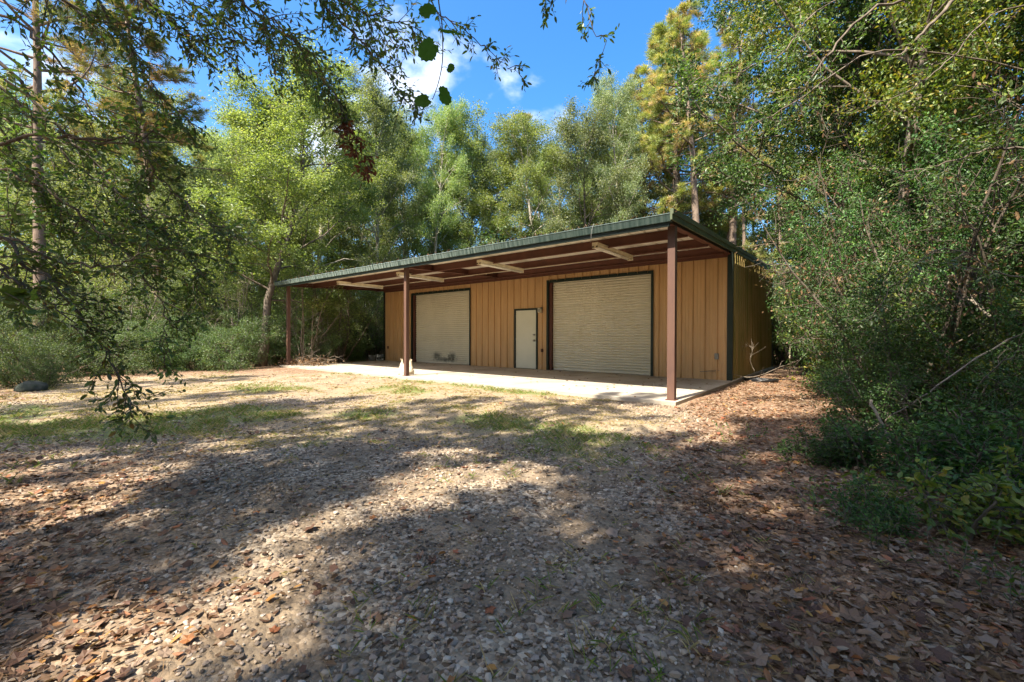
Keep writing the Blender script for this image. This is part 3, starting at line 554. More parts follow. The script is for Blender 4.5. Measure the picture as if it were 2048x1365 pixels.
# coil of black pipe and the white stake at the right side wall
b = B(); P = []
for k in range(150):
    a = k * .235; r_ = .36 + .035 * math.sin(k * .7) + .05 * math.sin(k * .11); P.append((r_ * math.cos(a), r_ * .85 * math.sin(a), .02 + .05 * (k / 150) + .012 * math.sin(k * 1.3)))
P += [(P[-1][0] + .25 * j, P[-1][1] + .35 * j + .1 * math.sin(j), .02) for j in range(1, 6)]
b.tube(P, .014, 6); me = b.mesh('hose_coil', MT['black'], True); thing('hose_coil', 'coil of black pipe lying in leaves at the foot of the mildewed side wall', 'hose', (15.50, 5.55, -.08), me=me)
t_ = thing('marker_stake', 'thin pale metal stake leaning by the far end of the side wall', 'stake', (15.85, 8.6, -.12))
b = B(); b.box((-.022, -.003, 0), (.022, .003, 1.15)); b.box((-.003, .003, 0), (.003, .025, 1.15)); obj('pole', b.mesh('pole', MT['cream']), t_)
b = B(); b.box((-.20, -.01, 1.12), (.05, .0, 1.15)); obj('cross_piece', b.mesh('cross_piece', MT['grey']), t_)

# ------------------------------------------------------------------ trees and shrubs
def bend(rng, p0, d, L, n, wob, up=0.0):
    P = [np.array(p0, float)]; d = unit(np.array(d, float))
    for k in range(n):
        d = unit(d + rng.randn(3) * wob + np.array([0, 0, up])); P.append(P[-1] + d * L / n)
    return np.array(P)
def pick(P, t):
    f = t * (len(P) - 1); i = min(int(f), len(P) - 2); return P[i] + (P[i + 1] - P[i]) * (f - i), unit(P[i + 1] - P[i])
def side(rng, d, ang):
    r = rng.randn(3); s = unit(np.cross(d, r)); return unit(d * math.cos(ang) + s * math.sin(ang))
def seg_leaves(rng, segs, per_m, sc, L0, asp, droop=.25, upb=1.0, cl=.35):
    A = np.array([s[0] for s in segs]); Bp = np.array([s[1] for s in segs]); ln = np.linalg.norm(Bp - A, axis=1)
    n = np.maximum(1, (ln * per_m * np.exp(rng.randn(len(segs)) * cl)).astype(int)); ix = np.repeat(np.arange(len(segs)), n); m = len(ix)
    t_ = rng.rand(m, 1) ** .8; P = A[ix] + (Bp - A)[ix] * t_ + rng.randn(m, 3) * sc * np.array([1, 1, .75])
    D = unit(rng.randn(m, 3) + (Bp - A)[ix] / (ln[ix][:, None] + 1e-6) * .6 - np.array([0, 0, droop])); N = unit(rng.randn(m, 3) * .8 + np.array([0, 0, upb * .55]))
    Ln = L0 * (.65 + .6 * rng.rand(m)); clt = rng.rand(len(segs))
    tone = np.clip(.22 + .5 * rng.rand(m) + (clt[ix] - .5) * .45 + .06 * rng.randn(m), 0, 1)
    return P, D, N, Ln, Ln * asp, tone
def crown_mesh(name, rng, segs, mat, per_m, sc, L0, asp, tm=T_DIA, **k):
    P, D, N, Ln, Wd, tone = seg_leaves(rng, segs, per_m, sc, L0, asp, **k)
    V, F = leaves(P, D, N, Ln, Wd, tm); return mesh_np(name, V, [F], mat, np.repeat(tone, len(tm[0])))
NTRI = [0]
def broadleaf(seed, H, r0, cb, spread, nl, bark, mat, leafn=150, L0=.092, lean=0.0, asp=.62, sc=.19, tm=T_DIA, fm=.52, base_side=7):
    rng = np.random.RandomState(seed)
    T = bend(rng, (0, 0, -.15), (lean, lean * .3, 1), H, 12, .06, .03); T[:, 2] *= H / T[-1, 2]
    tr = B(); rad = r0 * (1 - np.linspace(0, 1, 13) * .88) * np.concatenate([[1.35, 1.05], np.ones(11)]); tr.tube(T, rad, base_side + 2)
    br = B(); segs = []
    for i in range(nl):
        f = cb + (.99 - cb) * ((i + rng.rand()) / nl); p, td = pick(T, f); az = i * 2.4 + rng.rand() * .8
        Lb = spread * math.sqrt(max(.10, 1 - ((f - fm) / (.55 if f > fm else fm * 1.0)) ** 2)) * (.75 + .45 * rng.rand()); el = math.radians(12 + 50 * f + rng.randn() * 9)
        Pb = bend(rng, p, (math.cos(az) * math.cos(el), math.sin(az) * math.cos(el), math.sin(el)), Lb, 6, .16, .05)
        rb = r0 * .38 * (1 - f * .6) * min(1, Lb / 2); br.tube(Pb, np.linspace(rb, .012, 7), 5, False)
        for j in range(6):
            t_ = .22 + .78 * (j + rng.rand()) / 6; q, bd = pick(Pb, t_); Ls = (.42 * Lb * (1.15 - t_) + .45) * (.7 + .5 * rng.rand())
            Ps = bend(rng, q, side(rng, bd, .6 + .4 * rng.rand()), Ls, 3, .2, .04); br.tube(Ps, np.linspace(rb * .35 + .006, .006, 4), 4, False)
            segs.append((Ps[1], Ps[3]))
            for k in range(4):
                q2, sd = pick(Ps, .3 + .7 * rng.rand()); Pt = bend(rng, q2, side(rng, sd, .7), .30 + .45 * rng.rand(), 2, .2, -.02)
                if rng.rand() < .5: br.tube(Pt, [.006, .005, .004], 3, False)
                segs.append((Pt[0], Pt[2]))
        segs.append((Pb[4], Pb[6]))
    return tr.mesh('trunk', MT[bark], True), br.mesh('branches', MT[bark], True), crown_mesh('crown', rng, segs, MT[mat], leafn, sc, L0, asp, tm), H
def pine(seed, H, r0, cb, spread, nl, mat='needle', tuft=42, L0=.23, brown=.10):
    rng = np.random.RandomState(seed); T = bend(rng, (0, 0, -.15), (.01, .01, 1), H, 10, .02, .02); T[:, 2] *= H / T[-1, 2]
    tr = B(); tr.tube(T, r0 * (1 - np.linspace(0, 1, 11) * .85) * np.concatenate([[1.2], np.ones(10)]), 9); br = B(); C_ = []; Dd = []; age = []
    for i in range(nl):
        f = cb + (.995 - cb) * ((i + rng.rand()) / nl) ** .85; p, td = pick(T, f); az = i * 2.4 + rng.rand(); x = (f - cb) / (1 - cb)
        Lb = spread * (1.0 - .72 * x ** 1.3) * (.55 + .6 * rng.rand()) * (.6 + .4 * min(1, x * 4)); el = math.radians(-6 + 42 * x + rng.randn() * 9)
        Pb = bend(rng, p, (math.cos(az) * math.cos(el), math.sin(az) * math.cos(el), math.sin(el)), Lb, 6, .13, .07); rb = r0 * .22 * min(1, Lb / 2) + .008
        br.tube(Pb, np.linspace(rb, .012, 7), 5, False)
        for j in range(7):
            t_ = .3 + .7 * (j + rng.rand()) / 7; q, bd = pick(Pb, t_); Ls = (.30 * Lb * (1.2 - t_) + .25) * (.7 + .5 * rng.rand())
            Ps = bend(rng, q, side(rng, bd, .7), Ls, 3, .2, .10); br.tube(Ps, np.linspace(.012, .006, 4), 4, False)
            a_ = rng.rand() < brown + .12 * (t_ < .5)
            for tt_ in (.55, .8, 1.0): c_, dd = pick(Ps, tt_); C_.append(c_ + rng.randn(3) * .05); Dd.append(unit(dd + np.array([0, 0, .35]))); age.append(a_ * .8 + .2 * rng.rand() if a_ else rng.rand() * .62)
        C_.append(Pb[-1]); Dd.append(unit(Pb[-1] - Pb[-2])); age.append(.2)
    C_ = np.array(C_); Dd = np.array(Dd); n = len(C_); ix = np.repeat(np.arange(n), tuft); m = len(ix)
    D = unit(rng.randn(m, 3) * .75 + Dd[ix] * .75); N = unit(rng.randn(m, 3)); Ln = L0 * (.7 + .5 * rng.rand(m)); tone = np.clip(np.array(age)[ix] + rng.randn(m) * .07, 0, 1)
    V, F = leaves(C_[ix] + rng.randn(m, 3) * .02, D, N, Ln, np.full(m, .017), T_DIA)
    return tr.mesh('trunk', MT['pbark'], True), br.mesh('branches', MT['pbark'], True), mesh_np('crown', V, [F], MT[mat], np.repeat(tone, 4)), H
def shrub(seed, H, Wd_, ns, mat, leafn, L0, asp=.5, sc=.09, bark='bark', sub=9, tm=T_DIA, twl=.35, upb=.8, low=.1, bare=0.0):
    rng = np.random.RandomState(seed); br = B(); segs = []; st = B()
    for i in range(ns):
        az = i * 2.4 + rng.rand(); out = Wd_ * (.25 + .8 * rng.rand()); h = H * (.6 + .4 * rng.rand()); d = unit(np.array([math.cos(az) * out, math.sin(az) * out, h]))
        Pm = bend(rng, (math.cos(az) * .12, math.sin(az) * .12, -.1), d, math.hypot(out, h) * 1.02, 8, .10, .0); st.tube(Pm, np.linspace(.012 + .007 * H, .005, 9), 5, False)
        for j in range(sub):
            t_ = low + (1 - low) * (j + rng.rand()) / sub; q, bd = pick(Pm, t_); Ls = Wd_ * .55 * (1.2 - .6 * t_) * (.5 + .7 * rng.rand())
            Ps = bend(rng, q, side(rng, unit(bd + np.array([0, 0, -.3])), 1.0), Ls, 4, .22, .03); br.tube(Ps, np.linspace(.008, .003, 5), 4, False)
            for k in range(7):
                q2, sd = pick(Ps, .15 + .85 * rng.rand()); Pt = bend(rng, q2, side(rng, sd, .9), twl * (.5 + .8 * rng.rand()), 2, .25, 0); br.tube(Pt, [.0035, .003, .0015], 3, False)
                if rng.rand() >= bare: segs.append((Pt[0], Pt[2]))
    return st.mesh('stems', MT[bark], True), br.mesh('twigs', MT[bark], True), (crown_mesh('foliage', rng, segs, MT[mat], leafn, sc, L0, asp, tm, upb=upb) if segs else None), H
PROTO = {}; HT = {}
def proto(key, parts):
    PROTO[key] = parts; HT[key] = parts[3]
    if key[0] in 'AP': co = np.empty(len(parts[2].vertices) * 3, np.float32); parts[2].vertices.foreach_get('co', co); HT[key] = float(np.percentile(co[2::3], 99.3))
proto('A1', broadleaf(11, 14, .17, .16, 4.0, 26, 'lbark', 'leafA'))
proto('A2', broadleaf(12, 13, .16, .24, 3.6, 24, 'bark', 'leafA', lean=.12, leafn=150))
proto('A3', broadleaf(13, 12, .14, .14, 4.0, 24, 'bark', 'leafB', leafn=150))
proto('A4', broadleaf(14, 15, .18, .22, 3.3, 26, 'lbark', 'leafB', leafn=135))
proto('B1', broadleaf(16, 14, .17, .35, 3.8, 13, 'bark', 'leafA', leafn=110, L0=.13, sc=.17)); proto('B2', broadleaf(17, 14, .17, .40, 3.6, 13, 'bark', 'leafB', leafn=115, L0=.13, sc=.17))
proto('P1', pine(21, 18, .21, .42, 3.4, 40)); proto('P2', pine(22, 19, .22, .52, 3.0, 34, brown=.28)); proto('P3', pine(23, 16, .16, .35, 2.6, 34, brown=.12))
proto('S1', shrub(31, 2.4, 1.7, 10, 'shrub', 115, .055, sc=.09, low=.03, bark='dtwig')); proto('S2', shrub(32, 3.6, 1.9, 10, 'shrub', 90, .068, sc=.11, twl=.45, low=.03, bark='dtwig'))
proto('S3', shrub(33, 5.0, 1.8, 8, 'leafA', 40, .065, sc=.12, twl=.5, low=.25))
proto('Y1', shrub(41, 3.0, 1.45, 12, 'yaupon', 105, .050, sc=.065, sub=13, twl=.30, low=.03, bark='dtwig'))
proto('Y4', shrub(44, 2.6, 1.1, 7, 'yellowleaf', 34, .075, sc=.05, sub=9, twl=.3, low=.1, tm=T_OVAL, bark='dtwig')); proto('Y5', shrub(45, 3.4, 1.2, 6, 'deadleaf', 12, .050, sc=.08, sub=9, twl=.45, low=.25, bark='dtwig')); proto('Y2', shrub(42, 4.4, 1.7, 12, 'yaupon', 88, .054, sc=.07, sub=14, twl=.36, low=.10, bark='dtwig'))
proto('G1', shrub(71, .55, .34, 8, 'yaupon', 85, .036, sc=.025, sub=6, twl=.13, low=.15, bark='dtwig', tm=T_OVAL)); proto('G2', shrub(72, .45, .30, 6, 'yellowleaf', 60, .045, sc=.02, sub=5, twl=.12, low=.2, bark='dtwig', tm=T_OVAL))
proto('Y3', shrub(43, 1.5, 1.3, 9, 'yaupon', 120, .036, bark='dtwig', sc=.045, sub=11, twl=.22, low=.05))
proto('N1', broadleaf(51, 9.5, .13, .40, 3.2, 26, 'bark', 'yellowleaf', leafn=120, L0=.075, sc=.11, asp=.5)); proto('N2', broadleaf(52, 8.5, .12, .34, 3.0, 26, 'bark', 'yaupon', leafn=120, L0=.066, sc=.10, asp=.55))
proto('T1', shrub(61, 4.5, 1.6, 8, 'shrub', 0, .03, bark='deadtwig', sub=9, twl=.5, bare=1.0))
PN = {'G': ('low_shrub', 'shrub'), 'B': ('broadleaf_tree', 'tree'), 'A': ('broadleaf_tree', 'tree'), 'P': ('pine_tree', 'pine tree'), 'S': ('thicket_shrub', 'shrub'), 'Y': ('holly_shrub', 'shrub'), 'N': ('roadside_tree', 'tree'), 'T': ('bare_shrub', 'bare shrub')}
def plant(key, x, y, label, h=None, w=1.0, rz=None, group=None, name=None, tilt=(0, 0)):
    parts = PROTO[key]; H = HT[key]; s = (h / H) if h else 1.0
    nm, cat = PN[key[0]]; nm = name or nm
    if rz is None: rz = (x * 12.9898 + y * 78.233) % 6.283
    z = float(gh(np.array([x]), np.array([y]))[0])
    o = thing(nm, label, cat, (x, y, z), (tilt[0], tilt[1], rz), group); o.scale = (s * w, s * w, s)
    for me, pn in zip(parts[:3], ('trunk', 'branches', 'crown') if key[0] in 'ABPN' else ('stems', 'twigs', 'foliage')):
        if me is None: continue
        c = obj(pn, me, o)
        if pn not in ('trunk',): c['kind'] = 'stuff'
        NTRI[0] += len(me.polygons) * 2
    return o
def plantpx(key, xp, d, top, label, w=1.0, **k):
    q = campt((xp - 1024) / FPX * d, d); h = (678 - top) / FPX * d + 1.2; return plant(key, q[0], q[1], label, h, w, **k)
# front row of the wood, left to right as the photograph shows them
FRONT = [
 ('P1', 80, 14.0, -330, .95, 'tall pine with thick flaking trunk at the far left'),
 ('P2', 330, 19, 30, 1.7, 'broad-crowned pine with browning needles above the leafy trees at upper left'),
 ('A2', 520, 17, 120, 1.15, 'leaning pale-barked broadleaf tree just left of the canopy left post'),
 ('A1', 640, 22, 165, 1.0, 'light green broadleaf tree behind the left end of the canopy'),
 ('A3', 395, 19, 330, .9, 'slim broadleaf tree with bluish leaves left of the leaning tree'),
 ('A4', 755, 25, 185, .85, 'tall slender broadleaf tree rising above the middle post'),
 ('A1', 865, 26, 200, .62, 'light green broadleaf tree above the left roll-up door'),
 ('A3', 950, 29, 305, .55, 'lower bushy tree in the dip of the treeline over the gutter'),
 ('P3', 1030, 40, 246, .95, 'small pine top rising behind the rounded tree above the entry door'),
 ('A1', 1085, 27, 262, 1.0, 'rounded yellow-green tree above the pale entry door'),
 ('A3', 1165, 26, 252, .75, 'yellow-green tree above the left jamb of the right roll-up door'),
 ('A4', 1250, 25, 150, .55, 'tall bluish-leaved tree left of the tallest pine over the shed'),
 ('P1', 1345, 25, 90, 1.25, 'tall pine with yellowing needles right behind the shed roof corner'),
 ('P2', 1405, 23, 20, 1.35, 'pine with straight pale trunk just right of the roof corner'),
 ('P1', 1290, 29, 165, 1.2, 'bushy-crowned pine left of and behind the roof corner'), ('P3', 1378, 28, 60, 1.5, 'broad pine crown filling the gap above the roof corner'), ('P1', 1462, 25, 60, 1.3, 'large-crowned pine above the rake trim, half hidden by the roadside trees'),
 ('P3', 1445, 27, 150, .9, 'thin dark-trunked pine second to the right of the roof corner'),
 ('P2', 1490, 24, 180, .85, 'pine with browning lower boughs above the end of the rake trim'),
 ('P3', 1570, 22, 220, 1.0, 'soft-needled pine behind the mildewed side wall'),
]
for k, xp, d, top, w, lab in FRONT: plantpx(k, xp, d, top, lab, w * (1.0 if k[0] == 'P' else 1.12))
rr = random.Random(9)
ROWS = [(24, [(-150, 60), (40, 250), (170, 300), (260, 200), (460, 300), (580, 330)]), (31, [(-60, 180), (120, 230), (240, 260), (350, 240), (450, 250), (560, 260), (690, 270), (810, 255), (900, 275), (1000, 325), (1130, 290), (1210, 240), (1300, 250), (1390, 340), (1530, 280), (1650, 150), (1800, 100), (1960, 50)]),
        (40, [(0, 330), (170, 350), (310, 360), (420, 340), (520, 350), (620, 330), (730, 350), (840, 310), (960, 335), (1060, 320), (1180, 300), (1280, 260), (1480, 430), (1600, 330), (1750, 300), (1900, 250), (2080, 200)])]
def where(xp):
    for a, s in ((140, 'at the far left edge'), (300, 'behind the left overhanging boughs'), (480, 'left of the leaning tree'), (600, 'behind the canopy left post'), (720, 'behind the left strip light'), (830, 'above the middle post'), (920, 'above the left roll-up door'), (1010, 'above the wall left of the entry door'), (1100, 'above the pale entry door'), (1200, 'above the left jamb of the right door'), (1300, 'above the right roll-up door'), (1400, 'behind the roof corner'), (1520, 'behind the sloping rake trim'), (1700, 'behind the right-hand hollies'), (1880, 'deep at the right')):
        if xp < a: return s
    return 'at the far right edge'
USED = {}
def uniq(lab):
    USED[lab] = USED.get(lab, 0) + 1
    n = USED[lab]
    if n == 1: return lab
    w_ = (', second from left,', ', third from left,', ', fourth from left,', ', fifth from left,')[min(n, 5) - 2]
    for k in (' shrub far inside', ' shrub at', ' tree in', ' pine in'):
        if k in lab: return lab.replace(k, ' ' + k.split()[0] + w_ + ' ' + ' '.join(k.split()[1:]))
    return lab
kinds = ['A1', 'A3', 'A2', 'A4', 'A1', 'P3', 'A3', 'A4']
KN = {'B': 'broadleaf tree', 'A': 'broadleaf tree', 'P': 'pine'}
for ri, (d, row) in enumerate(ROWS):
    for i, (xp, top) in enumerate(row):
        k = kinds[(i * 3 + ri * 2) % 8]; plantpx(k, xp + rr.uniform(-15, 15), d + rr.uniform(-1.5, 1.5), top, uniq(f'{("second-row", "deep-shaded third-row", "farthest-row")[ri]} {KN[k[0]]} in the wood {where(xp)}'), rr.uniform(1.0, 1.25), group='trees of the wood behind the shed')
# thicket along the foot of the wood
TH = [('S1', 60, 10.2, 1.5, 'dark low shrub at the far left above the boulder'), ('S2', -60, 11.5, 2.6, 'tall shrub cut off by the left edge of the picture'), ('S1', 205, 13.2, 1.9, 'shrub second from the left at the foot of the wood'), ('S2', 130, 14.5, 3.0, 'tall shrub at the foot of the big left pine'),
      ('S1', 310, 15.5, 2.0, 'spreading shrub behind the drooping left bough'), ('S1', 390, 15.4, 1.8, 'low spreading shrub at the turn of the gravel track'), ('S1', 455, 15.8, 2.2, 'dense shrub just left of the leaning trunk'), ('S2', 560, 18.5, 2.6, 'light green shrub between leaning trunk and left post'),
      ('S2', 270, 17.5, 3.6, 'high shrub behind the second row at left'), ('S3', 420, 19, 5.0, 'thin tall thicket shrub left of the leaning trunk'), ('S3', 590, 19.5, 5.5, 'thin tall thicket shrub directly behind the left post'), ('S2', 640, 18.2, 1.8, 'weedy shrub behind the brush pile'), ('S3', 680, 20, 5.0, 'thin tall thicket shrub under the left strip light'),
      ('S3', 735, 24, 5.5, 'thin tall thicket shrub against the left wall corner'), ('S1', 705, 21, 1.2, 'low weedy shrub left of the grey bucket'), ('S3', 500, 21, 6.0, 'tallest thicket shrub behind the leaning tree'), ('S3', 340, 20.5, 6, 'tall loose thicket shrub behind the drooping bough'), ('S3', 180, 18, 6, 'tall loose thicket shrub right of the big left pine'), ('S3', 30, 16.5, 5.5, 'tall loose thicket shrub left of the big left pine'),
      ('T1', 610, 17.8, 4.2, 'leafless grey shrub right of the left post'), ('T1', 470, 17.2, 4.0, 'leafless grey shrub left of the leaning trunk'), ('T1', 680, 20.5, 3.6, 'leafless grey shrub near the bucket'), ('T1', 250, 16.0, 4.2, 'leafless grey shrub behind the drooping bough'), ('T1', 755, 24.0, 5.0, 'leafless grey shrub behind the shed corner'),
      ('S2', 1560, 18, 3.6, 'sunlit shrub beyond the far end of the side wall'), ('S3', 1600, 15.5, 4.5, 'sunlit thin shrub right of the pale stake')]
for k, xp, d, h, lab in TH: q = campt((xp - 1024) / FPX * d, d); plant(k, q[0], q[1], lab, h)
for i, xp in enumerate(range(-100, 860, 70)):
    q = campt((xp - 1024) / FPX * (24 + (i % 3) * 3), 24 + (i % 3) * 3); plant('S3' if i % 2 else 'S2', q[0], q[1], uniq(f'dim {i % 2 and "tall" or "round"} shrub far inside the wood {where(xp)}'), 4.5 + (i % 3), group='undergrowth deep in the wood')
for i, xp in enumerate(range(1560, 2300, 90)):
    q = campt((xp - 1024) / FPX * (19 + (i % 3) * 2), 19 + (i % 3) * 2); plant('S3' if i % 2 else 'S2', q[0], q[1], uniq(f'dim {i % 2 and "tall" or "round"} shrub far inside the wood {where(xp)}'), 5 + (i % 3), group='undergrowth deep in the wood')
# the right-hand mass
RM = [('Y1', 4.75, 5.3, 2.3, 1.0, 'dense dark small-leaved holly bulging over the leaf litter, nearest the shed path'), ('Y3', 4.15, 4.35, 1.15, 1.0, 'low dark holly skirting the foot of the dense right-hand bush'), ('Y2', 6.3, 6.8, 4.2, .85, 'tall holly right of the shed side wall with light leaf tips'), ('Y1', 6.8, 8.2, 3.0, .9, 'mid-height holly leaning toward the hose coil'),
      ('Y2', 8.0, 9.8, 4.8, .9, 'tall dark holly behind the hose coil'), ('Y2', 6.6, 5.3, 3.9, 1.0, 'tall tangled holly in the middle of the right-hand mass'), ('Y1', 5.5, 3.8, 1.9, .9, 'open holly with bare twigs at the right, over a sunlit leaf patch'), ('Y2', 8.0, 7.0, 5.0, 1.0, 'tallest holly at the right edge of the picture'),
      ('Y1', 6.9, 4.4, 2.9, .9, 'shaded holly cut by the right picture edge'), ('Y2', 9.6, 9.0, 5.2, 1.1, 'shaded holly deep at the right behind the others'), ('Y1', 9.9, 12.5, 4.0, 1.0, 'holly beyond the far end of the shed side wall'), ('Y2', 12, 12, 5.5, 1.2, 'large holly deep at the right, under the pines'), ('Y2', 13.5, 10.5, 6, 1.2, 'large holly farthest right in the shade')]
RM += [('G1', 2.2, 2.6, .25, 1.2, 'tiny dark sprig among the litter, closest to the gravel'), ('G2', 3.6, 2.5, .4, 1.3, 'bright seedlings behind the curved dry stem at lower right'), ('G1', 3.3, 3.7, .5, 1.3, 'dark low sprigs beside the foot of the slanting mossy stem'), ('G1', 4.4, 3.6, .6, 1.3, 'dark low shrub farthest right below the open holly'), ('G1', 3.3, 3.15, .55, 1.2, 'knee-high dark shrub below the dense holly in the leaf litter'), ('G2', 2.7, 2.55, .45, 1.2, 'knee-high bright seedling thicket in front of the dense holly'), ('G1', 3.9, 3.0, .7, 1.2, 'knee-high dark shrub at the right edge of the leaf litter'), ('G2', 3.1, 2.2, .35, 1.3, 'small bright seedlings at the lower right picture edge'), ('G1', 2.95, 4.0, .38, 1.3, 'ankle-high dark sprigs at the left foot of the dense holly'), ('Y4', 5.2, 4.6, 2.0, .9, 'brighter large-leaved sapling poking out of the dark holly'), ('Y4', 4.2, 3.4, .8, .8, 'small bright sapling at the lower right, in front of the dark holly'), ('Y4', 7.2, 6.2, 4.2, .8, 'bright large-leaved sapling high in the right-hand mass'), ('Y5', 5.6, 5.9, 4.4, .8, 'tangle of dead brown vine leaves among the right-hand hollies'), ('Y5', 6.9, 7.8, 5.6, .8, 'tall tangle of dead brown vine leaves below the yellowing tree'), ('Y4', 6.5, 8.6, 2.6, .8, 'bright-leaved sapling right of the hose coil')]
for k, x, z, h, w, lab in RM: q = campt(x, z); plant(k, q[0], q[1], lab, h, w)
NR = [('N1', 7.6, 8.6, 11.0, .95, 'leafy roadside tree with yellowing leaves at upper right'), ('N2', 8.5, 10.2, 8.8, .95, 'dark green roadside tree hanging toward the shed roof end'), ('N1', 9.0, 7.2, 10.5, 1.0, 'yellow-green roadside tree at the upper right corner'), ('N2', 8.4, 10.8, 11.5, 1.0, 'tall dark green roadside tree behind the yellowing one'), ('N2', 9.5, 5.0, 9.0, 1.0, 'roadside tree out past the right picture edge'), ('N1', 11.5, 11.5, 12, 1.1, 'high yellowing tree deep at the upper right')]
for k, x, z, h, w, lab in NR: q = campt(x, z); plant(k, q[0], q[1], lab, h, w)
# the wood also stands behind the viewpoint: it shades the gravel
BH = [('B2', 15.6, -11.2, 12, .5), ('B2', 14.1, -13.9, 10.5, .62), ('P3', 12.3, -12.4, 13, .7), ('P2', 9.4, -12.6, 13, .7), ('P1', 13.4, -9.7, 14, .8), ('B1', 16.6, -12.4, 11, .8), ('B1', 18.8, -12.2, 12, .9), ('B2', 18.4, -9.9, 13, .9), ('B1', 20.4, -13.6, 14, 1.1), ('B2', 17.2, -11.8, 14, 1.35), ('B1', 21.2, -11.6, 14, 1.3), ('B2', 25.0, -11.0, 14, 1.3), ('B2', 19.6, -16.0, 17, 1.2), ('B1', 24.0, -16.0, 16, 1.2), ('B2', 9.2, -17.2, 14, .8), ('P1', 6.6, -15.4, 16, .7), ('P3', 3.0, -14.5, 17, .7), ('P2', 11.0, -14.4, 17, .7), ('P3', -2.0, -15.5, 15, .8), ('B1', 25.5, -7.0, 11, .9), ('B2', 22.5, -8.8, 12, 1.1)]
BL = ['nearest broad tree', 'tree left of the one straight behind', 'tree straight behind', 'tree to the right', 'outermost right tree']
for i, (k, x, y, h, w) in enumerate(BH): plant(k, x, y, f'tall {KN[k[0]]} of the wood standing outside the picture behind the viewpoint', h, w, group='trees behind the viewpoint')

k_ = 0
for rad in (33,):
    for a_ in np.arange(0, 360, 9):
        x_, y_ = 13 + rad * math.cos(math.radians(a_)), -4 + rad * math.sin(math.radians(a_)); cx_, cz_ = tocam(x_, y_)
        if cz_ > 0 and abs(cx_) < 1.45 * cz_: continue
        k_ += 1; kk = kinds[k_ % 8]; plant(kk, x_, y_, f'tall {KN[kk[0]]} of the wood standing outside the picture behind the viewpoint', 12 + (k_ * 7 % 5), 1.2, group='trees behind the viewpoint')
for i, a_ in enumerate(np.arange(0, 360, 9)):
    x_, y_ = 13 + 31 * math.cos(math.radians(a_)), -4 + 31 * math.sin(math.radians(a_)); cx_, cz_ = tocam(x_, y_)
    if cz_ > 0 and abs(cx_) < 1.45 * cz_: continue
    plant('S2', x_, y_, 'undergrowth shrub of the wood outside the picture behind the viewpoint', 4.5, 1.3, group='undergrowth behind the viewpoint')
for i, xp in enumerate(range(-330, 2400, 85)):
    d_ = 34 + (i % 4) * 4; q = campt((xp - 1024) / FPX * d_, d_); plant('S3' if i % 2 else 'S2', q[0], q[1], uniq(f'{"tall" if i % 2 else "round"} undergrowth shrub at the wood back {where(xp)}'), 8 + (i % 3), 1.3, group='undergrowth at the back of the wood')

# ------------------------------------------------------------------ boughs hanging into the view
def smooth_path(P, n):
    P = np.array(P, float); t_ = np.linspace(0, len(P) - 1, n); out = []
    for t in t_:
        i = min(int(t), len(P) - 2); f = t - i; p0, p1, p2, p3 = P[max(i-1, 0)], P[i], P[i+1], P[min(i+2, len(P)-1)]
        out.append(.5 * ((2*p1) + (-p0+p2)*f + (2*p0-5*p1+4*p2-p3)*f*f + (-p0+3*p1-3*p2+p3)*f**3))
    return np.array(out)
def twig_leaves(rng, Pt, step, L0, out):
    ln = np.linalg.norm(Pt[-1] - Pt[0]); k = max(2, int(ln / step))
    for j in range(k + 1):
        q, d = pick(Pt, min(.999, (j + .5) / (k + .5))); s = unit(np.cross(d, np.array([0, 0, 1.0]) + rng.randn(3) * .35)) * (1 if j % 2 else -1)
        D = unit(d * (.55 if j < k else 1.6) + s * .9 + rng.randn(3) * .28 + np.array([0, 0, -.15])); out.append((q, D, unit(np.array([0, 0, 1.0]) + rng.randn(3) * .5), L0 * (.6 + .65 * rng.rand())))
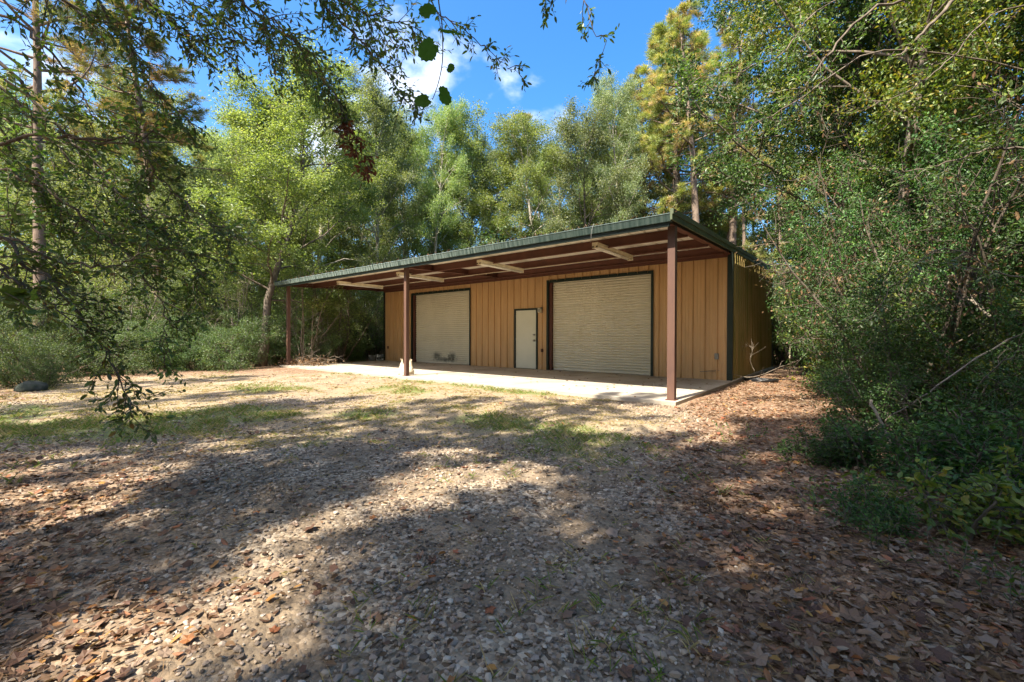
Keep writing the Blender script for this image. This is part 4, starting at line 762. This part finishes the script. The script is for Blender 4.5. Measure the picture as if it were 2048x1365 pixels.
def bough(root, seed, pts, r0, r1, ntw, tl, L0=.042, asp=.48, mat='nearleaf', step=.030, bark='bark', sub=3, t0=.15, big=10, tm=T_OVAL, droop=-.12, name='bough', wob=.012, label=None):
    rng = np.random.RandomState(seed); P = smooth_path([px(*p) for p in pts], 26); P[1:] += rng.randn(25, 3) * wob
    b = B(); b.tube(P, np.linspace(r0, r1, 26), 7); Lv = []; tw = B(); tw.tube(P[-2:], [.002, .001], 3)
    for i in range(ntw):
        t_ = t0 + (1 - t0) * ((i + rng.rand()) / ntw); q, bd = pick(P, min(t_, .999)); Pt = bend(rng, q, side(rng, bd, .75) + np.array([0, 0, droop]), tl * (.5 + .8 * rng.rand()) * (1.15 - .5 * t_), 4, .16, droop * .4)
        tw.tube(Pt, np.linspace(.0035, .0013, 5), 4, False); twig_leaves(rng, Pt[1:], step, L0, Lv)
        for k in range(sub):
            q2, sd = pick(Pt, .2 + .75 * rng.rand()); P2 = bend(rng, q2, side(rng, sd, .8), tl * .45 * (.5 + .8 * rng.rand()), 2, .2, droop * .4); tw.tube(P2, [.002, .0016, .001], 3, False); twig_leaves(rng, P2, step, L0, Lv)
    twig_leaves(rng, P[-4:], step, L0, Lv)
    o = obj(name, b.mesh(name, MT[bark], True), root); 
    if label: o['label'] = label
    obj('twigs', tw.mesh('twigs', MT[bark], True), o, kind='stuff')
    A = np.array([a[0] for a in Lv]); D = np.array([a[1] for a in Lv]); N = np.array([a[2] for a in Lv]); Ln = np.array([a[3] for a in Lv]); tone = np.clip(rng.rand(len(Lv)) ** 1.3, 0, 1)
    ordr = np.argsort(-Ln / np.linalg.norm(A - CP, axis=1)); bg_, rt_ = ordr[:big], ordr[big:]
    V, F = leaves(A[rt_], D[rt_], N[rt_], Ln[rt_], Ln[rt_] * asp, tm); obj('foliage', mesh_np('foliage', V, [F], MT[mat], np.repeat(tone[rt_], len(tm[0]))), o, kind='stuff')
    for k in bg_:
        V, F = leaves(A[k:k+1] * 0, D[k:k+1], N[k:k+1], Ln[k:k+1], Ln[k:k+1] * asp, tm); obj('leaf', mesh_np('leaf', V, [F], MT[mat], np.repeat(tone[k], len(tm[0]))), o, A[k])
    return o
# left tree: its trunk stands just outside the left edge
LT = thing('overhanging_tree', 'dark-leaved tree outside the left edge whose boughs droop across the left of the picture', 'tree')
lt0 = campt(-5.6, 2.6, -.2)
b = B(); b.tube(smooth_path([lt0, lt0 + (0, 0, 1.2), lt0 + (.1, .1, 2.6), lt0 + (.15, .25, 4.4), lt0 + (.0, .5, 7)], 14), np.linspace(.13, .05, 14), 10); obj('trunk', b.mesh('trunk', MT['bark'], True), LT)
LB = [([(-420, 420, 2.9), (-120, 330, 3.0), (60, 272, 3.0), (140, 275, 3.0), (272, 283, 3.1), (325, 243, 3.2)], .016, .004, 24, .42),
      ([(-420, 400, 3.1), (-40, 340, 3.2), (30, 352, 3.2), (100, 385, 3.2), (170, 440, 3.3), (230, 488, 3.3), (270, 440, 3.4), (370, 430, 3.4)], .015, .004, 26, .42),
      ([(-380, -100, 3.3), (-30, 100, 3.3), (60, 190, 3.4), (110, 250, 3.4), (200, 340, 3.5), (240, 390, 3.5), (310, 450, 3.5)], .018, .004, 28, .42),
      ([(-420, 520, 2.8), (-60, 470, 2.8), (50, 495, 2.8), (130, 525, 2.9), (210, 535, 2.9), (260, 520, 3.0), (300, 490, 3.0)], .014, .003, 22, .38),
      ([(-420, 460, 2.6), (-20, 470, 2.7), (40, 520, 2.7), (100, 565, 2.7), (160, 630, 2.75), (212, 700, 2.8), (245, 775, 2.8), (268, 835, 2.85)], .013, .0025, 34, .30),
      ([(140, 275, 3.0), (262, 283, 3.1), (290, 320, 3.1), (330, 370, 3.2), (400, 425, 3.2), (475, 470, 3.3)], .010, .003, 24, .34),
      ([(-380, -60, 3.0), (0, 32, 3.0), (80, 85, 3.0), (130, 135, 3.1), (170, 190, 3.1), (186, 235, 3.1), (175, 265, 3.1)], .011, .003, 14, .30),
      ([(-420, 600, 2.5), (-60, 520, 2.5), (20, 560, 2.5), (90, 600, 2.6), (150, 655, 2.6)], .010, .003, 18, .30),
      ([(170, 440, 3.3), (240, 500, 3.2), (290, 560, 3.2), (330, 640, 3.2), (322, 720, 3.2)], .008, .002, 24, .30),
      ([(-420, 200, 3.6), (-60, 150, 3.6), (60, 240, 3.7), (150, 330, 3.7), (260, 400, 3.8), (380, 450, 3.8), (460, 465, 3.8)], .014, .003, 34, .42),
      ([(-420, 560, 3.4), (-60, 440, 3.4), (80, 440, 3.5), (200, 480, 3.5), (330, 500, 3.6), (440, 520, 3.6)], .012, .003, 30, .40),
      ([(-400, 100, 3.2), (-60, 200, 3.2), (40, 330, 3.3), (120, 400, 3.3), (180, 470, 3.3)], .012, .003, 24, .42),
      ([(240, 390, 3.5), (300, 440, 3.5), (360, 500, 3.4), (400, 560, 3.4), (380, 620, 3.4)], .008, .002, 22, .32)]
for i, (P_, r0, r1, n_, tl) in enumerate(LB): bough(LT, 100 + i, P_, r0, r1, int(n_ * 1.0), tl * 1.05, L0=.048, sub=3)
# top tree: overhead, its trunk stands behind the viewpoint
TTR = thing('overhanging_tree', 'elm-like tree behind the viewpoint whose leafy boughs hang along the top of the picture', 'tree')
t0_ = campt(-1.5, -2.6, -.2); b = B(); b.tube(smooth_path([t0_, t0_ + (0, 0, 2), t0_ + (-.1, .2, 4.5), t0_ + (-.3, .6, 8)], 14), np.linspace(.17, .07, 14), 10); obj('trunk', b.mesh('trunk', MT['bark'], True), TTR)
TB = [([(100, -500, 2.6), (240, -60, 2.9), (290, 0, 2.9), (350, 50, 3.0), (390, 75, 3.0), (470, 82, 3.1)], .014, .004, 30, .34),
      ([(300, -500, 2.7), (420, -120, 2.9), (480, 0, 3.0), (540, 50, 3.0), (620, 110, 3.1), (670, 190, 3.1), (700, 250, 3.15)], .012, .003, 34, .30),
      ([(560, -450, 2.8), (600, -80, 3.0), (660, 20, 3.1), (730, 90, 3.1), (790, 170, 3.15), (822, 210, 3.2)], .010, .002, 30, .26),
      ([(60, -400, 2.8), (160, -80, 3.0), (220, 40, 3.1), (270, 110, 3.2), (320, 190, 3.2), (400, 260, 3.3)], .012, .003, 28, .32),
      ([(420, -450, 3.2), (560, -100, 3.3), (640, -20, 3.4), (740, 40, 3.4), (800, 100, 3.4)], .010, .003, 30, .30),
      ([(760, -400, 2.9), (860, -10, 3.0), (900, 35, 3.0), (960, 85, 3.1), (1000, 120, 3.1), (1040, 150, 3.1)], .006, .0012, 14, .14),
      ([(200, -450, 3.4), (330, -60, 3.5), (420, 30, 3.6), (520, 90, 3.6), (600, 140, 3.7)], .010, .003, 34, .34),
      ([(520, -450, 3.0), (620, -60, 3.1), (700, 10, 3.2), (770, 40, 3.2), (850, 60, 3.3)], .010, .003, 26, .28),
      ([(380, -450, 2.6), (450, -80, 2.7), (520, 10, 2.8), (590, 90, 2.8), (640, 160, 2.9)], .010, .003, 26, .26),
      ([(0, -350, 2.5), (60, -60, 2.7), (130, 10, 2.8), (200, 40, 2.9), (290, 60, 2.9)], .012, .003, 22, .30)]
for i, (P_, r0, r1, n_, tl) in enumerate(TB): bough(TTR, 200 + i, P_, r0, r1, int(n_ * (1.2 if i != 5 else 1)), tl, L0=.044, asp=.42, droop=-.2, sub=3)
bough(TTR, 231, [(670, 190, 3.1), (690, 235, 3.1), (712, 280, 3.1), (735, 330, 3.15)], .003, .001, 14, .14, L0=.05, asp=.5, mat='redleaf', step=.03, big=25, droop=-.5, name='dead_sprig', label='brown dead leaf sprig hanging from the top bough')
bough(TTR, 232, [(1150, -200, 2.9), (1165, -20, 3.0), (1185, 45, 3.0), (1208, 95, 3.0), (1190, 140, 3.0), (1177, 172, 3.0)], .004, .001, 8, .14, L0=.045, asp=.42, step=.035, big=20, droop=-.35, name='hanging_sprig', label='small dark sprig hanging alone against the blue sky')
bough(TTR, 233, [(1120, -160, 3.2), (1130, -30, 3.2), (1105, 0, 3.2), (1090, 8, 3.2)], .003, .001, 6, .14, L0=.045, asp=.42, droop=-.3, name='hanging_sprig')
# the vine with big toothed leaves
VN = thing('hanging_vine', 'thin vine with six big toothed green leaves dangling against the sky', 'vine')
VP = smooth_path([px(868, -160, 2.0), px(876, -10, 2.0), (px(884, 50, 2.0)), px(885, 120, 2.0), px(877, 165, 2.0), px(865, 200, 2.0)], 22)
b = B(); b.tube(VP, np.linspace(.0035, .0018, 22), 6); obj('stem', b.mesh('stem', MT['bark'], True), VN)
rng = np.random.RandomState(77)
def toothed():
    V = [(.30, 0, 0)]; k = 26
    for i in range(k):
        a = 2 * math.pi * i / k; r = .56 * (1 + (.075 if i % 2 else -.05)) * (1 - .42 * math.exp(-((a - math.pi) / .32) ** 2)) * (1 + .10 * math.cos(a))
        V.append((.42 + r * math.cos(a), r * math.sin(a) * .95, .07 * abs(math.sin(a * 2.5))))
    V[0] = (.42, 0, -.03); return (np.array(V), np.array([(0, 1 + i, 1 + (i + 1) % k) for i in range(k)]))
T_TOOTH = toothed()
for (x_, y_, w_, t_, dx, dy) in ((856, 24, 32, .30, -.6, -.8), (898, 62, 42, .42, .75, .1), (858, 100, 42, .55, -.7, .5), (901, 137, 17, .66, .8, .3), (889, 191, 32, .90, .7, .5), (847, 203, 32, .98, -.8, .3)):
    q, _ = pick(VP, t_); c_ = px(x_, y_, 2.0 + rng.randn() * .03); Lw = w_ / FPX * 2.0 * .98; D = unit(R3 * dx - U3 * dy + F3 * .2 * rng.randn()); base = c_ - D * Lw * .45; N = unit(-F3 + rng.randn(3) * .55)
    b = B(); b.tube([q, (q + base) / 2 + U3 * .004, base], [.0011, .0010, .0012], 4); pt = obj('petiole', b.mesh('petiole', MT['bark'], True), VN)
    V, F = leaves(base[None] * 0, D[None], N[None], np.array([Lw]), np.array([Lw * 1.05]), T_TOOTH); me = mesh_np('leaf', V, [F], MT['vineleaf'], np.full(len(V), .3), True); obj('leaf', me, VN, base)
# big maple-like leaves lit on the left bough
BV = thing('hanging_vine', 'bright lobed leaves of a climbing vine tangled in the low left boughs', 'vine'); b = B(); vp = smooth_path([px(-60, 560, 2.3), px(20, 590, 2.3), px(70, 620, 2.35), px(110, 600, 2.4)], 14); b.tube(vp, .002, 5); obj('stem', b.mesh('stem', MT['bark'], True), BV)
for k in range(12):
    q, d = pick(vp, rng.rand()); c_ = px(rng.uniform(-10, 105), rng.uniform(565, 640), 2.35); D = unit(rng.randn(3)); Lw = .055 + .03 * rng.rand()
    V, F = leaves(np.zeros((1, 3)), D[None], unit(np.array([0, 0, 1.]) + rng.randn(3) * .5)[None], np.array([Lw]), np.array([Lw]), T_LOBE); obj('leaf', mesh_np('leaf', V, [F], MT['yellowleaf'], np.full(len(V), .3 * rng.rand() + .15)), BV, q * .4 + c_ * .6)
# boughs from the right-hand trees crossing the upper right
RTR = thing('overhanging_tree', 'tree outside the right edge sending dark bare-stemmed limbs across the upper right', 'tree')
r0_ = campt(8.6, 5.0, -.2); b = B(); b.tube(smooth_path([r0_, r0_ + (0, 0, 2), r0_ + (-.1, .0, 5), r0_ + (.1, .2, 8)], 12), np.linspace(.15, .07, 12), 10); obj('trunk', b.mesh('trunk', MT['bark'], True), RTR)
RB = [([(2100, -250, 5.5), (1900, -50, 5.4), (1730, 30, 5.4), (1650, 120, 5.4), (1600, 195, 5.5), (1610, 240, 5.5)], .022, .004, 16, .45),
      ([(2300, -200, 5.0), (1990, -100, 4.8), (1905, 0, 4.8), (1850, 60, 4.8), (1795, 112, 4.9)], .030, .010, 8, .4),
      ([(2250, 0, 5.2), (2010, 20, 5.2), (1890, 130, 5.2), (1800, 190, 5.2), (1700, 230, 5.2)], .010, .003, 16, .5),
      ([(2300, 400, 4.6), (2048, 300, 4.6), (1960, 305, 4.6), (1880, 330, 4.6), (1800, 345, 4.7)], .016, .005, 10, .5),
      ([(2200, -100, 5.8), (1700, -10, 5.8), (1560, 110, 5.8), (1440, 150, 5.8), (1380, 160, 5.8)], .012, .003, 26, .5),
      ([(2300, 200, 6.0), (1800, 100, 6.2), (1600, 200, 6.2), (1480, 270, 6.2), (1400, 330, 6.2)], .014, .003, 26, .5),
      ([(2200, 560, 4.0), (2040, 560, 4.0), (1900, 500, 4.0), (1800, 560, 4.1), (1740, 640, 4.1)], .009, .003, 8, .4)]
for i, (P_, r0, r1, n_, tl) in enumerate(RB): bough(RTR, 300 + i, P_, r0, r1, n_, tl, L0=.05, asp=.5, mat='yellowleaf' if i in (2, 1) else 'nearleaf', sub=3, big=5)
# bare sticks and fallen limbs at the right
def stick(seed, pts, r0, r1, lab, nb=5, mat='deadtwig'):
    rng = np.random.RandomState(seed); P = smooth_path([px(*p) for p in pts], 22); P += rng.randn(22, 3) * .006; t_ = thing('bare_branch', lab, 'branch', P[0]); b = B(); b.tube(P - P[0], np.linspace(r0, r1, 22), 6); obj('limb', b.mesh('limb', MT[mat], True), t_); b = B()
    for i in range(nb):
        q, d = pick(P, .25 + .7 * (i + rng.rand()) / nb); Pt = bend(rng, q, side(rng, d, .7), .12 + .35 * rng.rand(), 4, .2, 0); b.tube(Pt - P[0], np.linspace(r1 * 1.1, .0015, 5), 5)
    obj('twigs', b.mesh('twigs', MT[mat], True), t_, kind='stuff')
stick(1, [(1960, 1240, 1.85), (1900, 1180, 2.1), (1870, 1110, 2.5), (1872, 1060, 2.7), (1900, 1040, 2.8), (1895, 1015, 2.8)], .009, .003, 'grey crooked dead branch lying over the pine straw at lower right')
stick(2, [(2100, 640, 4.2), (1950, 720, 4.2), (1850, 790, 4.2), (1760, 850, 4.3), (1720, 880, 4.4)], .010, .004, 'long thin dead limb slanting down in front of the dense holly', 4)
stick(3, [(1740, 800, 4.0), (1790, 900, 3.8), (1850, 985, 3.5), (1870, 1010, 3.4)], .014, .008, 'pale mossy stem slanting to the ground under the right thicket', 3)
stick(4, [(2060, 870, 4.0), (1900, 850, 4.2), (1760, 850, 4.6)], .006, .003, 'thin horizontal dead twig crossing the right thicket', 5)
stick(5, [(1400, 745, 11.5), (1440, 742, 11.3), (1500, 755, 11), (1560, 735, 10.5), (1600, 720, 10)], .010, .006, 'long dead limb lying from the hose coil toward the thicket', 4)
stick(6, [(1510, 745, 11.8), (1500, 720, 11.8), (1505, 695, 11.8), (1475, 695, 11.9)], .006, .003, 'small leafless bush standing against the side wall', 16)
stick(7, [(2048, 690, 5.0), (1990, 640, 5.0), (1940, 600, 5.2), (1880, 570, 5.4)], .025, .016, 'pale leaning dead trunk at the right edge', 4)
stick(8, [(1830, 720, 6.0), (1815, 680, 6.0), (1800, 640, 6.1), (1790, 600, 6.1)], .03, .02, 'pale mottled upright stem inside the right thicket', 3)
stick(9, [(2048, 930, 3.2), (1990, 990, 3.0), (2010, 1060, 2.6), (2048, 1120, 2.4)], .006, .003, 'thin curved dry stem at the lower right edge', 5)
# seedlings with bright leaves on the forest floor
SD = [(1690, 1080, 'bright green seedling clump in the pine straw, left of the grey crooked branch'), (1760, 1110, 'seedling beside the grey crooked dead branch'), (1650, 1030, 'low seedling under the dense holly'), (1990, 1000, 'larger-leaved seedling at the right edge'), (2020, 1230, 'seedling in the lower right corner'), (1490, 880, 'low seedling in leaf litter left of the dense holly'), (1930, 1160, 'seedling right of the grey crooked branch'), (1840, 960, 'seedling beside the pale mossy stem')]
for i, (x_, y_, lab) in enumerate(SD):
    d = FPX * 1.19 / (y_ - 675); q = campt((x_ - 1024) / FPX * d, d); rng = np.random.RandomState(600 + i); g = float(gh(q[:1], q[1:2])[0]); t_ = thing('seedling', lab, 'seedling', (q[0], q[1], g)); b = B(); Lv = []
    for k in range(9):
        Pt = bend(rng, (rng.randn() * .09, rng.randn() * .09, 0), (rng.randn() * .4, rng.randn() * .4, 1), .13 + .14 * rng.rand(), 4, .15, .02); b.tube(Pt, np.linspace(.002, .001, 5), 4); twig_leaves(rng, Pt[1:], .022, .034, Lv)
    obj('stems', b.mesh('stems', MT['bark'], True), t_, kind='stuff'); A, D, N, Ln = (np.array([a[j] for a in Lv]) for j in range(4)); V, F = leaves(A, D, N, Ln, Ln * .5, T_OVAL); obj('foliage', mesh_np('foliage', V, [F], MT['yellowleaf'], np.repeat(rng.rand(len(A)) * .45, 6)), t_, kind='stuff')
# boulder and brush pile
def rock(name, lab, loc, s, seed, mat):
    rng = np.random.RandomState(seed); b = B(); n, m = 26, 14; V = []
    for i in range(m + 1):
        for j in range(n):
            th = math.pi * i / m; ph = 2 * math.pi * j / n; d = np.array([math.sin(th) * math.cos(ph), math.sin(th) * math.sin(ph), math.cos(th)])
            r = 1 + .35 * (fbm(np.array([d[0] * 1.7 + 5 + d[2]]), np.array([d[1] * 1.7 + 3 - d[2] * .7]), seed, 3)[0] - .5) * 2 * .6; V.append(d * r * s)
    b.add(V, [(i*n + j, (i+1)*n + j, (i+1)*n + (j+1) % n, i*n + (j+1) % n) for i in range(m) for j in range(n)]); me = b.mesh(name, mat, True); return thing(name, lab, name.replace('_', ' '), loc, me=me)
q = campt((62 - 1024) / FPX * 9.3, 9.3); plant('Y3', q[0] - .55, q[1] + .25, 'small dark shrub leaning over the mossy boulder at far left', .75, .8)
rock('boulder', 'low dark mossy boulder at the edge of the grass at far left', (q[0], q[1], -.03), np.array([.32, .26, .17]), 9, pmat('mossy_rock', (.055, .06, .05), .9, .2, col2=(.025, .035, .02), nscale=8, bump=1, bscale=14))
BP = thing('brush_pile', 'heap of dry grey brush and brown leaves between left post and bucket', 'brush pile', tuple(campt((615 - 1024) / FPX * 17, 17, 0)))
rng = np.random.RandomState(8); b = B()
for k in range(90):
    c_ = np.array([rng.randn() * .55, rng.randn() * .3, .02 + abs(rng.randn()) * .16]); b.tube(bend(rng, c_, rng.randn(3) * np.array([1, .6, .35]), .4 + .4 * rng.rand(), 4, .2, 0), np.linspace(.007, .002, 5), 4)
obj('sticks', b.mesh('sticks', MT['twig'], True), BP, kind='stuff')
n = 900; P = np.stack([rng.randn(n) * .6, rng.randn(n) * .35, np.abs(rng.randn(n)) * .14], -1); V, F = leaves(P, unit(rng.randn(n, 3)), unit(rng.randn(n, 3) + [0, 0, 1]), .07 + .03 * rng.rand(n), np.full(n, .04), T_DIA); obj('dry_leaves', mesh_np('dry_leaves', V, [F], MT['fall'], np.repeat(rng.rand(n) * .6, 4)), BP, kind='stuff')

# a few leaves blown onto the slab and caught on the roof edge
rng = np.random.RandomState(12); n = 110; X = rng.rand(n) * 14.6 + .2; Y = rng.rand(n) ** .7 * 4.4 - .15; X = np.where(rng.rand(n) < .4, 10 + rng.rand(n) * 4.8, X)
D = unit(np.stack([rng.randn(n), rng.randn(n), .1 * rng.randn(n)], -1)); V, F = leaves(np.stack([X, Y, .006 + .01 * rng.rand(n)], -1), D, unit(np.stack([.3 * rng.randn(n), .3 * rng.randn(n), np.ones(n)], -1)), .05 + .04 * rng.rand(n), .035 + .02 * rng.rand(n), T_OVAL)
obj('leaf_litter', mesh_np('leaf_litter', V, [F], MT['fall'], np.repeat(rng.rand(n) * .5, 6)), SLAB, kind='stuff')
n = 700; X = rng.rand(n) * 15; X = X + .15 * np.sin(X * 9); V, F = leaves(np.stack([X, -.33 + .12 * rng.rand(n), np.full(n, 3.245) + .03 * rng.rand(n)], -1), unit(rng.randn(n, 3)), unit(rng.randn(n, 3)), .05 + .04 * rng.rand(n), np.full(n, .02), T_DIA)
o = obj('gutter_leaves', mesh_np('gutter_leaves', V, [F], MT['deadleaf'], np.repeat(rng.rand(n) * .4, 4)), None, kind='stuff', label='dark dead leaves and needles caught along the roof edge above the gutter', category='leaf litter')
